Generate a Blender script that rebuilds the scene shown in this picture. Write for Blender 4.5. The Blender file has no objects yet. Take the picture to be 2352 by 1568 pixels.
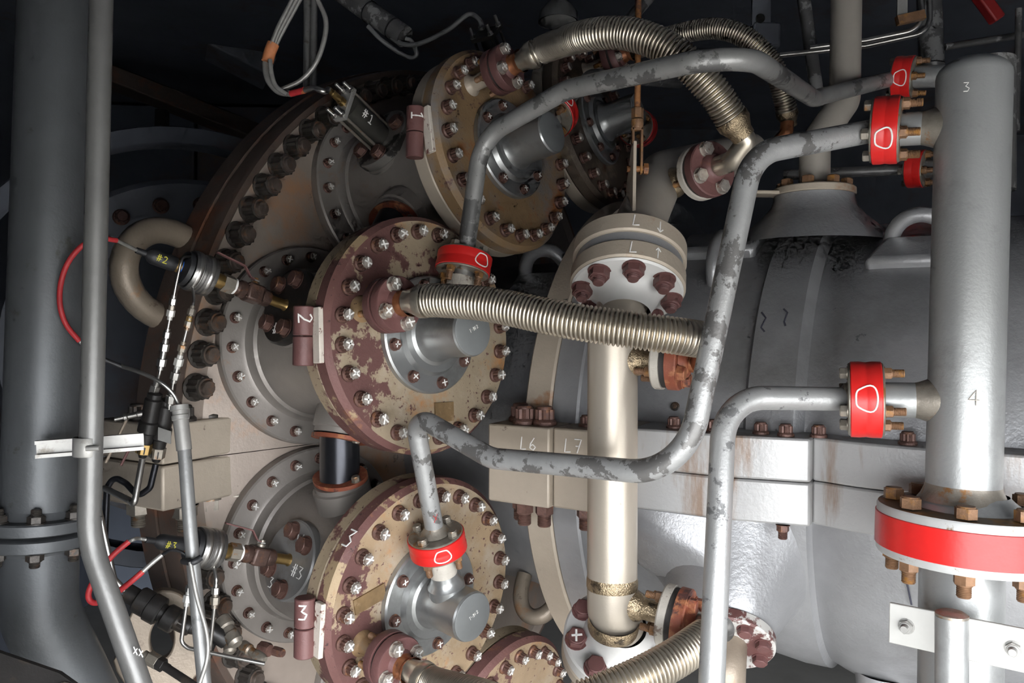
import bpy, math, random
import numpy as np
from mathutils import Vector, Matrix
random.seed(7)
SC = bpy.context.scene
COL = SC.collection
rad = math.radians

# ------------------------------------------------------------------ camera
F_PX, CAM = 1818.7, Vector((0, 0, 1.8))
ROLL = rad(0.922)
cd = bpy.data.cameras.new('camera')
cam = bpy.data.objects.new('camera', cd); COL.objects.link(cam)
cd.sensor_fit = 'HORIZONTAL'; cd.sensor_width = 36.0; cd.lens = 36.0 * F_PX / 2352
cd.clip_start = 0.01
_r, _u, _f = Vector((1, 0, 0)), Vector((0, 0, 1)), Vector((0, 1, 0))
CR = _r * math.cos(ROLL) + _u * math.sin(ROLL)
CU = -_r * math.sin(ROLL) + _u * math.cos(ROLL)
cam.matrix_world = Matrix(((CR.x, CU.x, 0, CAM.x), (CR.y, CU.y, -1, CAM.y), (CR.z, CU.z, 0, CAM.z), (0, 0, 0, 1)))
SC.camera = cam

# ------------------------------------------------------------------ light and exposure
w = bpy.data.worlds.new('overcast'); SC.world = w; w.use_nodes = True
bg = w.node_tree.nodes['Background']
bg.inputs[0].default_value = (0.93, 0.96, 1.0, 1); bg.inputs[1].default_value = 17.5
DOOR_X0, DOOR_X1, DOOR_Z, DOOR_Y = -0.60, 2.3, 1.70, -0.30        # the open doorway behind the camera that lets the daylight in
pl = bpy.data.lights.new('doorway_portal', 'AREA'); pl.shape = 'RECTANGLE'; pl.size = DOOR_X1 - DOOR_X0; pl.size_y = DOOR_Z
pl.cycles.is_portal = True
po = bpy.data.objects.new('doorway_portal', pl); COL.objects.link(po)
po.location = ((DOOR_X0 + DOOR_X1) / 2, DOOR_Y, DOOR_Z / 2); po.rotation_euler = (rad(90), 0, 0)
SC.view_settings.view_transform = 'Standard'; SC.view_settings.look = 'None'
SC.view_settings.exposure = 0.0; SC.view_settings.gamma = 1.0; SC.view_settings.use_curve_mapping = False
SC.cycles.max_bounces = 4; SC.cycles.diffuse_bounces = 3; SC.cycles.glossy_bounces = 2; SC.cycles.transmission_bounces = 0; SC.cycles.transparent_max_bounces = 2
SC.cycles.use_adaptive_sampling = True; SC.cycles.adaptive_threshold = 0.08; SC.cycles.adaptive_min_samples = 12
SC.cycles.caustics_reflective = False; SC.cycles.caustics_refractive = False; SC.cycles.sample_clamp_indirect = 6

# ------------------------------------------------------------------ frames
def at(x, y, dp):
    """point seen at photo pixel (x, y) that lies dp metres in front of the lens"""
    return CAM + (CR * ((x - 1176) / F_PX) + CU * ((784 - y) / F_PX) + _f) * dp
AL, DEL = rad(30.5441), rad(-1.5672)
_a = Vector((math.cos(AL), -math.sin(AL), 0)); _uu = Vector((math.sin(AL), math.cos(AL), 0)); _zz = Vector((0, 0, 1))
AX = _a                                              # along the shaft, towards the compressor
NR = -_uu * math.cos(DEL) + _zz * math.sin(DEL)      # towards the viewer's side
UP = _uu * math.sin(DEL) + _zz * math.cos(DEL)
MC = Vector((-0.1908, 3.0096, -0.2748)) + CAM
def mp(s, n, h): return MC + AX * s + NR * n + UP * h
def mcyl(s, r, deg): return MC + AX * s + (NR * math.cos(rad(deg)) + UP * math.sin(rad(deg))) * r
def canframe(deg):
    t = rad(deg); g = rad(13)
    ra = NR * math.cos(t) + UP * math.sin(t); tan = -NR * math.sin(t) + UP * math.cos(t)
    ax = AX * math.cos(g) + ra * math.sin(g); er = ra * math.cos(g) - AX * math.sin(g)
    return MC + AX * 0.0962 + ra * 0.9073, ax, er, tan

# ------------------------------------------------------------------ mesh builder
def perp(ax):
    ax = ax.normalized()
    h = Vector((0, 0, 1)) if abs(ax.z) < 0.9 else Vector((1, 0, 0))
    x = h.cross(ax).normalized(); return x, ax.cross(x)
class MB:
    def __init__(s): s.V = []; s.F = []
    def ring(s, c, x, y, r, n):
        b = len(s.V)
        for i in range(n):
            t = 2 * math.pi * i / n
            s.V.append(c + x * (r * math.cos(t)) + y * (r * math.sin(t)))
        return b
    def join(s, b0, b1, n):
        for i in range(n):
            j = (i + 1) % n; s.F.append((b0 + i, b0 + j, b1 + j, b1 + i))
    def lathe(s, O, ax, prof, seg=32, cap0=True, cap1=True):
        """prof: list of (radius, distance along ax)"""
        ax = ax.normalized(); x, y = perp(ax); pb = None
        for k, (r, t) in enumerate(prof):
            if r <= 1e-6:
                b = len(s.V); s.V.append(O + ax * t)
                if pb is not None:
                    for i in range(seg): s.F.append((pb + i, pb + (i + 1) % seg, b))
                pt = b; pb = None; lastpt = True; s._pt = b; continue
            b = s.ring(O + ax * t, x, y, r, seg)
            if pb is None and k > 0:
                for i in range(seg): s.F.append((s._pt, b + (i + 1) % seg, b + i))
            elif pb is not None: s.join(pb, b, seg)
            elif cap0: s.F.append(tuple(b + i for i in reversed(range(seg))))
            pb = b
        if cap1 and pb is not None: s.F.append(tuple(pb + i for i in range(seg)))
        return s
    def tube(s, pts, r, seg=12, caps=True, flat=1.0):
        pts = [Vector(p) for p in pts]; n = len(pts)
        rs = r if isinstance(r, (list, tuple)) else [r] * n
        T = []
        for i in range(n):
            d = pts[min(i + 1, n - 1)] - pts[max(i - 1, 0)]
            T.append(d.normalized() if d.length > 1e-9 else (T[-1] if T else Vector((0, 0, 1))))
        x, y = perp(T[0]); pb = None; b0 = len(s.V)
        for i in range(n):
            if i:
                q = T[i - 1].rotation_difference(T[i]); x = q @ x; x = (x - T[i] * x.dot(T[i])).normalized(); y = T[i].cross(x)
            b = s.ring(pts[i], x, y, rs[i], seg)
            if pb is not None: s.join(pb, b, seg)
            pb = b
        if caps:
            s.F.append(tuple(b0 + i for i in reversed(range(seg)))); s.F.append(tuple(pb + i for i in range(seg)))
        return s
    def loop(s, pts, r, seg=10):
        pts = [Vector(p) for p in pts]; n = len(pts); bs = []
        nrm = Vector((0, 0, 0)); c = sum(pts, Vector()) / n
        for i in range(n): nrm += (pts[i] - c).cross(pts[(i + 1) % n] - c)
        nrm.normalize()
        for i in range(n):
            t = (pts[(i + 1) % n] - pts[i - 1]).normalized(); y = t.cross(nrm).normalized()
            bs.append(s.ring(pts[i], y, nrm, r, seg))
        for i in range(n):
            a, b = bs[i], bs[(i + 1) % n]
            for k in range(seg):
                j = (k + 1) % seg; s.F.append((a + k, b + k, b + j, a + j))
        return s
    def prism(s, poly, O, X, Y, N, t):
        b = len(s.V); n = len(poly)
        for z in (0, t):
            for px, py in poly: s.V.append(O + X * px + Y * py + N * z)
        s.F.append(tuple(b + i for i in reversed(range(n)))); s.F.append(tuple(b + n + i for i in range(n)))
        for i in range(n):
            j = (i + 1) % n; s.F.append((b + i, b + j, b + n + j, b + n + i))
        return s
    def box(s, O, X, Y, Z, dx, dy, dz):
        X, Y, Z = X.normalized(), Y.normalized(), Z.normalized()
        return s.prism([(-dx / 2, -dy / 2), (dx / 2, -dy / 2), (dx / 2, dy / 2), (-dx / 2, dy / 2)], O - Z * (dz / 2), X, Y, Z, dz)
    def beam(s, p, q, w, h, up=Vector((0, 0, 1))):
        d = (q - p); X = d.normalized(); Y = up.cross(X).normalized(); Z = X.cross(Y)
        return s.box((p + q) / 2, X, Y, Z, d.length, w, h)
    def mesh(s, name, off=None, smooth=35, flip=False):
        off = off or Vector((0, 0, 0))
        me = bpy.data.meshes.new(name)
        me.from_pydata([tuple(v - off) for v in s.V], [], s.F); me.validate()
        import bmesh
        bm = bmesh.new(); bm.from_mesh(me); bmesh.ops.recalc_face_normals(bm, faces=bm.faces[:]); bm.to_mesh(me); bm.free()
        if smooth:
            for p in me.polygons: p.use_smooth = True
            me.set_sharp_from_angle(angle=rad(smooth))
        return me
    def build(s, name, mat, parent=None, bevel=0, smooth=35, label=None):
        off = root_of(parent).location.copy() if parent else Vector((0, 0, 0))
        o = bpy.data.objects.new(name, s.mesh(name, off, smooth)); COL.objects.link(o)
        o.data.materials.append(mat)
        if parent: o.parent = parent
        if bevel:
            m = o.modifiers.new('bevel', 'BEVEL'); m.width = bevel; m.segments = 2; m.limit_method = 'ANGLE'; m.angle_limit = rad(40)
        if label: o['label'] = label
        return o
def root_of(o):
    while o.parent: o = o.parent
    return o
def thing(name, label, cat, loc, group=None):
    o = bpy.data.objects.new(name, None); COL.objects.link(o); o.location = loc; o.empty_display_size = 0.05
    return tag(o, label, cat, group)
def tag(o, label, cat, group=None):
    o['label'] = label; o['category'] = cat
    if group: o['group'] = group
    return o
def struct(o): o['kind'] = 'structure'; return o
def place(me, name, parent, O, ax, mat=None, spin=0.0, label=None, xdir=None):
    """an instance of a shared mesh whose local +Z is turned to ax"""
    ax = ax.normalized()
    if xdir is not None: x = (xdir - ax * xdir.dot(ax)).normalized(); y = ax.cross(x)
    else:
        x, y = perp(ax); c, sn = math.cos(spin), math.sin(spin); x, y = x * c + y * sn, y * c - x * sn
    off = root_of(parent).location if parent else Vector((0, 0, 0))
    o = bpy.data.objects.new(name, me); COL.objects.link(o)
    p = O - off
    M = Matrix(((x.x, y.x, ax.x, p.x), (x.y, y.y, ax.y, p.y), (x.z, y.z, ax.z, p.z), (0, 0, 0, 1)))
    if parent:
        o.parent = parent
        if parent.parent: M = parent.matrix_basis.inverted() @ M     # a sub-part of a placed part
    o.matrix_basis = M
    if mat and not me.materials: me.materials.append(mat)
    if label: o['label'] = label
    return o
def fillet(pts, R, n=10):
    """polyline whose corners are rounded with radius R (scalar or one per corner)"""
    pts = [Vector(p) for p in pts]; out = [pts[0]]
    for i in range(1, len(pts) - 1):
        p, a, b = pts[i], pts[i - 1] - pts[i], pts[i + 1] - pts[i]
        r = R[i - 1] if isinstance(R, (list, tuple)) else R
        la, lb = a.length, b.length; a.normalize(); b.normalize()
        ang = a.angle(b)
        if ang > math.pi - 0.02: out.append(p); continue
        t = min(r / math.tan(ang / 2), la * 0.49, lb * 0.49); r = t * math.tan(ang / 2)
        c = p + (a + b).normalized() * (r / math.sin(ang / 2))
        v0, v1 = p + a * t - c, p + b * t - c; tot = v0.angle(v1); axr = v0.cross(v1).normalized()
        for k in range(n + 1):
            out.append(c + Matrix.Rotation(tot * k / n, 3, axr) @ v0)
    out.append(pts[-1]); return out
def spline(pts, n=12):
    """Catmull-Rom through pts"""
    P = [Vector(p) for p in pts]; P = [P[0] * 2 - P[1]] + P + [P[-1] * 2 - P[-2]]; out = []
    for i in range(1, len(P) - 2):
        for k in range(n):
            t = k / n; a, b, c, d = P[i - 1:i + 3]
            out.append(0.5 * ((2 * b) + (c - a) * t + (2 * a - 5 * b + 4 * c - d) * t * t + (3 * b - a - 3 * c + d) * t ** 3))
    out.append(P[-2]); return out
def resample(pts, step):
    L = [0.0]
    for i in range(1, len(pts)): L.append(L[-1] + (pts[i] - pts[i - 1]).length)
    n = max(2, int(L[-1] / step)); out = []; j = 0
    for k in range(n + 1):
        t = L[-1] * k / n
        while j < len(L) - 2 and L[j + 1] < t: j += 1
        d = L[j + 1] - L[j]; out.append(pts[j].lerp(pts[j + 1], (t - L[j]) / d if d > 0 else 0))
    return out

# ------------------------------------------------------------------ materials
def new_mat(name):
    m = bpy.data.materials.new(name); m.use_nodes = True
    return m, m.node_tree, m.node_tree.nodes['Principled BSDF']
def paint(name, col, metal=0.0, rough=0.5, var=0.12, vscale=6.0, patches=(), bump=0.0, bscale=120.0, spec=0.5, rvar=0.0, aniso=None, paniso=False, bias=None):
    """base colour with mottling, then patches = (colour, threshold, scale, detail, softness[, metallic, roughness])"""
    m, nt, bs = new_mat(name); N = nt.nodes; L = nt.links
    geo = N.new('ShaderNodeNewGeometry'); pos = geo.outputs['Position']
    if aniso:
        mp_ = N.new('ShaderNodeMapping'); mp_.inputs['Scale'].default_value = aniso; L.new(pos, mp_.inputs['Vector']); apos = mp_.outputs[0]
    else: apos = pos
    def noise(sc, det, off=0.0, src=None):
        n = N.new('ShaderNodeTexNoise'); n.inputs['Scale'].default_value = sc; n.inputs['Detail'].default_value = min(det, 6)
        n.inputs['Roughness'].default_value = 0.68
        v = N.new('ShaderNodeVectorMath'); v.operation = 'ADD'; v.inputs[1].default_value = (off, off * 1.7, -off)
        L.new(src or pos, v.inputs[0]); L.new(v.outputs[0], n.inputs['Vector']); return n.outputs['Fac']
    ramp = N.new('ShaderNodeMapRange'); ramp.inputs['From Min'].default_value = 0.3; ramp.inputs['From Max'].default_value = 0.7
    ramp.inputs['To Min'].default_value = 1 - var; ramp.inputs['To Max'].default_value = 1 + var
    L.new(noise(vscale, 4, 3.1, apos), ramp.inputs['Value'])
    mul = N.new('ShaderNodeVectorMath'); mul.operation = 'SCALE'; mul.inputs[0].default_value = col[:3]; L.new(ramp.outputs[0], mul.inputs['Scale'])
    c = mul.outputs[0]; ms = None; rs = None
    for k, pt in enumerate(patches):
        pc, th, sc, det, soft = pt[:5]; nv = noise(sc, det, 11.3 * (k + 1) + len(name), apos if (aniso and paniso) else None)
        if bias and k == bias[0]:
            dv = N.new('ShaderNodeVectorMath'); dv.operation = 'SUBTRACT'; L.new(pos, dv.inputs[0]); dv.inputs[1].default_value = bias[1]
            dt = N.new('ShaderNodeVectorMath'); dt.operation = 'DOT_PRODUCT'; L.new(dv.outputs[0], dt.inputs[0]); dt.inputs[1].default_value = bias[2]
            ad = N.new('ShaderNodeMath'); ad.operation = 'ADD'; L.new(nv, ad.inputs[0]); L.new(dt.outputs['Value'], ad.inputs[1]); nv = ad.outputs[0]
        r = N.new('ShaderNodeMapRange'); r.inputs['From Min'].default_value = th - soft; r.inputs['From Max'].default_value = th + soft
        L.new(nv, r.inputs['Value'])
        mix = N.new('ShaderNodeMix'); mix.data_type = 'RGBA'; L.new(r.outputs[0], mix.inputs['Factor'])
        L.new(c, mix.inputs[6]); mix.inputs[7].default_value = (*pc[:3], 1); c = mix.outputs[2]
        if len(pt) > 5:
            for key, dflt, idx in (('m', metal, 5), ('r', rough, 6)):
                mx = N.new('ShaderNodeMix'); L.new(r.outputs[0], mx.inputs['Factor'])
                cur = ms if key == 'm' else rs
                if cur is None: mx.inputs[2].default_value = dflt
                else: L.new(cur, mx.inputs[2])
                mx.inputs[3].default_value = pt[idx]
                if key == 'm': ms = mx.outputs[0]
                else: rs = mx.outputs[0]
    L.new(c, bs.inputs['Base Color'])
    bs.inputs['Metallic'].default_value = metal; bs.inputs['Roughness'].default_value = rough
    if ms: L.new(ms, bs.inputs['Metallic'])
    if rs: L.new(rs, bs.inputs['Roughness'])
    elif rvar:
        r = N.new('ShaderNodeMapRange'); r.inputs['To Min'].default_value = rough - rvar; r.inputs['To Max'].default_value = rough + rvar
        r.inputs['From Min'].default_value = .3; r.inputs['From Max'].default_value = .7
        L.new(noise(vscale * 3, 5, 7.7), r.inputs['Value']); L.new(r.outputs[0], bs.inputs['Roughness'])
    bs.inputs['Specular IOR Level'].default_value = spec
    if bump:
        b = N.new('ShaderNodeBump'); b.inputs['Strength'].default_value = bump; b.inputs['Distance'].default_value = 0.004
        L.new(noise(bscale, 2, 5.5), b.inputs['Height']); L.new(b.outputs[0], bs.inputs['Normal'])
    return m
TAN, MAROON, ORANGE, DARK = (.34, .265, .175), (.125, .057, .051), (.36, .14, .04), (.05, .035, .03)
M = {}
M['silver'] = paint('silver_casing_paint', (.365, .365, .372), .5, .40, .14, 3.5, [((.25, .245, .245), .63, 2.2, 6, .10), ((.16, .165, .17), .705, 16, 7, .012)], .25, 90)
M['silver_pipe'] = paint('silver_pipe_paint', (.38, .38, .375), .5, .42, .10, 9, [((.15, .15, .15), .60, 22, 8, .02, .3, .5)], .12, 150)
M['worn_pipe'] = paint('worn_grey_pipe', (.34, .34, .335), .4, .42, .14, 9, [((.15, .145, .14), .535, 20, 10, .012, .4, .40)], .15, 150)
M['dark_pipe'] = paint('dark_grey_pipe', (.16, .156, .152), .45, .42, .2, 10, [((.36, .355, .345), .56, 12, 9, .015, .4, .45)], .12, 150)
M['header'] = paint('header_silver', (.37, .375, .37), .5, .42, .12, 5, [((.27, .27, .265), .6, 7, 6, .09)], .1, 140, aniso=(1, 1, .3))
M['left_pipe'] = paint('dull_grey_pipe', (.095, .10, .105), .35, .45, .12, 4, [((.07, .07, .065), .66, 14, 6, .03)], .1, 90)
M['riser'] = paint('riser_grey', (.19, .187, .18), .4, .42, .12, 6, [((.08, .08, .075), .66, 14, 6, .03)], .1, 90)
M['elbow'] = paint('grey_cream_pipe', (.39, .355, .31), .3, .45, .08, 7, [((.20, .16, .13), .70, 18, 6, .02)], .1, 120)
M['arch_pipe'] = paint('flaking_grey_pipe', (.31, .305, .295), .45, .42, .14, 10, [((.13, .127, .124), .55, 11, 6, .015, .4, .42)], .12, 150)
M['cap'] = paint('blank_cap_grey', (.27, .28, .28), .5, .42, .08, 12)
M['can'] = paint('can_grey_paint', (.27, .243, .222), .35, .42, .10, 5, [((.38, .345, .315), .66, 9, 5, .06), ((.30, .15, .07), .70, 5, 6, .08)], .12, 120)
M['wrapper'] = paint('wrapper_brown_grey', (.31, .255, .215), .25, .5, .14, 3.5, [((.42, .21, .10), .60, 3.2, 7, .09), ((.10, .08, .07), .68, 14, 7, .04)], .15, 110)
M['rim'] = paint('rim_dull_brown', (.10, .072, .058), .25, .5, .2, 4, [((.17, .075, .045), .6, 7, 6, .07)], .15, 100)
M['beige'] = paint('beige_flange_paint', (.44, .375, .30), .2, .5, .10, 5, [((.34, .15, .06), .68, 4, 7, .05), ((.13, .10, .08), .70, 26, 6, .02)], .2, 100)
M['cover_tan'] = paint('cover_tan_rust', TAN, .12, .55, .14, 7, [((.34, .26, .18), .56, 6, 6, .08), (MAROON, .56, 5.5, 9, .018), ((.36, .16, .05), .645, 6, 7, .05), ((.09, .04, .035), .63, 75, 4, .02)], .25, 130)
M['cover_maroon'] = paint('cover_maroon_rust', (.155, .073, .065), .12, .5, .16, 7, [((.37, .27, .16), .575, 6.5, 10, .015), ((.32, .14, .06), .66, 8, 6, .05), ((.06, .03, .03), .66, 60, 4, .02)], .2, 130)
M['cover_orange'] = paint('cover_orange_tan', (.31, .20, .105), .12, .55, .16, 7, [((.24, .22, .21), .55, 4.5, 6, .08), ((.33, .12, .035), .6, 6, 7, .05), (MAROON, .63, 7, 9, .02), ((.07, .035, .03), .66, 70, 4, .02)], .25, 130)
M['cover_dark'] = paint('cover_dark_brown', (.10, .075, .055), .12, .55, .2, 7, [((.22, .17, .12), .60, 7, 6, .06), ((.15, .06, .03), .62, 6, 7, .05)], .2, 130)
M['maroon'] = paint('maroon_primer', (.145, .066, .062), .1, .48, .14, 14, [((.24, .10, .06), .68, 12, 6, .04)], .15, 160)
M['rust_red'] = paint('red_rust', (.27, .075, .04), .1, .55, .2, 16, [((.42, .17, .08), .58, 22, 6, .05), ((.10, .045, .04), .62, 16, 6, .03)], .2, 160)
M['copper'] = paint('heat_tint_copper', (.33, .13, .06), .6, .4, .25, 30, [((.14, .06, .04), .6, 24, 6, .05)])
M['nozzle'] = paint('nozzle_bare_grey', (.36, .365, .36), .75, .33, .06, 8, [((.28, .28, .27), .6, 10, 4, .08)], .05, 160)
M['hose'] = paint('stainless_hose', (.56, .50, .41), .9, .34, .08, 12)
M['stainless'] = paint('stainless_tube', (.46, .445, .42), .95, .30, .05, 20)
M['weld'] = paint('weld_gold', (.40, .31, .20), .9, .35, .3, 60, [((.10, .08, .06), .58, 40, 6, .05)], .6, 260)
M['cream_pipe'] = paint('cream_pipe', (.46, .405, .335), .45, .38, .06, 7, [((.30, .27, .24), .715, 24, 6, .02)], .06, 120, aniso=(1, 1, .4))
M['white'] = paint('white_flange_paint', (.60, .59, .57), .1, .45, .05, 10, [((.36, .22, .13), .72, 9, 6, .06)], .05, 120)
M['dirty_white'] = paint('dirty_white_paint', (.52, .48, .42), .1, .5, .1, 20, [((.20, .15, .12), .62, 30, 7, .03)], .2, 160)
M['red_tape'] = paint('red_tape', (.62, .018, .016), 0, .34, .08, 14, bump=.08, bscale=60)
M['bolt'] = paint('rusty_bolt', (.135, .072, .058), .35, .5, .3, 60, [((.24, .11, .055), .62, 40, 5, .05)], .25, 300)
M['bolt_dark'] = paint('black_oxide_bolt', (.055, .048, .042), .4, .45, .3, 50, [((.13, .075, .045), .62, 30, 5, .06)], .2, 300)
M['bolt_end'] = paint('bright_bolt_end', (.42, .38, .34), .6, .42, .25, 70, [((.2, .1, .06), .6, 60, 5, .06)], .2, 300)
M['nut_steel'] = paint('nut_steel', (.28, .25, .21), .6, .42, .2, 40, [((.30, .15, .06), .6, 30, 5, .05)], .1, 200)
M['nut_rust'] = paint('nut_rust', (.22, .12, .065), .3, .5, .25, 40, [((.36, .17, .04), .58, 30, 5, .06)], .2, 200)
M['chalk'] = paint('chalk', (.80, .78, .75), 0, .9, .12, 60)
M['yellow_ink'] = paint('yellow_ink', (.55, .50, .06), 0, .8, .05, 60)
M['dark_ink'] = paint('dark_ink', (.05, .05, .07), 0, .8, .05, 60)
M['red_ink'] = paint('red_ink', (.5, .03, .03), 0, .8, .05, 60)
M['black'] = paint('black_steel', (.025, .023, .022), .3, .42, .3, 8, [((.06, .045, .035), .62, 12, 6, .05)], .1, 120)
M['olive_black'] = paint('olive_black_tube', (.075, .072, .062), .5, .40, .2, 12)
M['black_gloss'] = paint('black_gloss_tube', (.035, .036, .042), .75, .28, .2, 6)
M['rubber'] = paint('black_rubber', (.018, .018, .02), 0, .5, .2, 20)
M['gasket'] = paint('gasket_dark', (.03, .026, .024), 0, .7, .2, 20)
M['brass'] = paint('brass', (.42, .28, .11), .9, .33, .15, 30)
M['steel'] = paint('brushed_steel', (.30, .29, .28), .9, .32, .1, 30, aniso=(1, 1, 8))
M['valve_rust'] = paint('valve_brown', (.085, .05, .04), .35, .45, .3, 26, [((.17, .08, .04), .6, 26, 6, .05)], .2, 200)
M['red_sleeve'] = paint('red_sleeve', (.42, .025, .03), 0, .55, .2, 50, [((.40, .14, .05), .66, 20, 4, .04)])
M['orange_tape'] = paint('orange_tape', (.52, .19, .08), 0, .6, .15, 40)
M['clear_cable'] = paint('braided_cable', (.34, .33, .31), .5, .4, .15, 60)
M['conduit'] = paint('grey_conduit', (.27, .27, .265), .5, .42, .1, 12, [((.14, .14, .14), .64, 20, 6, .04)], .1, 120)
M['galv'] = paint('galvanised', (.38, .37, .35), .5, .45, .12, 20, [((.22, .20, .17), .62, 20, 6, .05)])
M['plate'] = paint('pale_plate', (.56, .55, .52), .3, .42, .05, 14, [((.42, .30, .2), .70, 10, 5, .05)])
M['rust_orange'] = paint('orange_rust_rod', (.27, .115, .04), .1, .6, .3, 50, [((.12, .05, .03), .58, 40, 5, .05)], .2, 300)
M['lug'] = paint('lug_beige_grey', (.27, .22, .17), .3, .45, .12, 9, [((.13, .09, .07), .66, 18, 7, .04), ((.32, .17, .08), .66, 9, 6, .06)], .2, 110)
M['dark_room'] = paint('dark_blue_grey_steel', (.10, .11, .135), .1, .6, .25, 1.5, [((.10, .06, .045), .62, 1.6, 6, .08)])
M['haze_panel'] = paint('plenum_blue_grey', (.24, .27, .33), .1, .6, .2, 1.2, [((.36, .26, .20), .60, 1.3, 6, .10)])  # bluish haze put into the base colour, with brown patches over it
M['stained'] = paint('stained_silver_joint', (.45, .445, .44), .3, .45, .08, 4, [((.30, .22, .17), .575, 9, 7, .06), ((.17, .17, .17), .72, 16, 6, .012)], .2, 100, aniso=(1, 1, .16), paniso=True)
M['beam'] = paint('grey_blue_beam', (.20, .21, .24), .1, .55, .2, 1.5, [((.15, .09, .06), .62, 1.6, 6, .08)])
M['floor'] = paint('concrete_floor', (.30, .29, .27), 0, .8, .15, 2)
M['ground'] = paint('pale_concrete', (.46, .45, .43), 0, .85, .1, 1.5)
M['nameplate'] = paint('rusted_plate', (.21, .135, .065), .2, .5, .2, 30, [((.34, .24, .14), .6, 20, 6, .05)])
M['red_paint'] = paint('red_fire_paint', (.32, .02, .02), 0, .5, .15, 8)
M['pink_paint'] = paint('pink_witness_paint', (.55, .16, .22), 0, .6, .2, 30)

# ------------------------------------------------------------------ shared small meshes (local +Z is the axis)
O0 = Vector((0, 0, 0)); ZA = Vector((0, 0, 1))
def star(r0, r1, n): return [((r0 if k % 2 else r1) * math.cos(math.pi * k / n), (r0 if k % 2 else r1) * math.sin(math.pi * k / n)) for k in range(2 * n)]
def regular(r, n): return [(r * math.cos(2 * math.pi * k / n), r * math.sin(2 * math.pi * k / n)) for k in range(n)]
XX, YY = Vector((1, 0, 0)), Vector((0, 1, 0))
def bolt12_mesh(name, r, h, mat, end_mat=None):
    b = MB(); b.lathe(O0, ZA, [(r, 0), (r, h * .18), (r * .86, h * .30)], 16, cap0=False)
    b.prism(star(r * .68, r * .80, 12), ZA * (h * .28), XX, YY, ZA, h * .55)
    n0 = len(b.F); b.lathe(O0, ZA, [(r * .66, h * .83), (r * .66, h * .92), (r * .58, h)], 16, cap0=False)
    me = b.mesh(name); me.materials.append(mat)
    if end_mat:
        me.materials.append(end_mat)
        for p in me.polygons:
            if min(me.vertices[v].co.z for v in p.vertices) > h * .82: p.material_index = 1
    return me
def hexbolt_mesh(name, r, h, mat, stud=0.0, stud_r=None, washer=True):
    b = MB()
    if washer: b.lathe(O0, ZA, [(r * 1.12, 0), (r * 1.12, h * .12)], 18, cap0=False)
    b.prism(regular(r, 6), ZA * (h * .1), XX, YY, ZA, h * .78)
    b.lathe(O0, ZA, [(r * .84, h * .88), (r * .78, h)], 18, cap0=False)
    if stud:
        sr = stud_r or r * .55; prof = []
        k = max(3, int(stud / (sr * .22)))
        for i in range(k): prof += [(sr, h + stud * i / k), (sr * .92, h + stud * (i + .5) / k)]
        prof.append((sr * .85, h + stud)); b.lathe(O0, ZA, prof, 14, cap0=False)
    me = b.mesh(name, smooth=30); me.materials.append(mat); return me
def cross_mesh(name, r, z, wob=0):
    rnd = random.Random(wob); b = MB()
    for k in range(2):
        t = rnd.uniform(-.3, .3) + k * math.pi / 2 + .5; d = Vector((math.cos(t), math.sin(t), 0)); e = Vector((-d.y, d.x, 0))
        l = r * rnd.uniform(.75, 1.0); b.box(ZA * (z + .0004) + e * rnd.uniform(-.15, .15) * r, d, e, ZA, 2 * l, r * .30, .0012)
    me = b.mesh(name, smooth=0); me.materials.append(M['chalk']); return me
B12 = bolt12_mesh('cover_bolt', .0185, .030, M['bolt'], M['bolt_end'])
B12S = bolt12_mesh('flange_bolt', .0150, .022, M['bolt'], M['bolt_end'])
B12J = bolt12_mesh('joint_bolt', .030, .045, M['bolt'])
XB = [cross_mesh('chalk_cross', .0115, .030, k) for k in range(4)]
XS = [cross_mesh('chalk_cross_small', .0095, .022, k) for k in range(4)]

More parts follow.
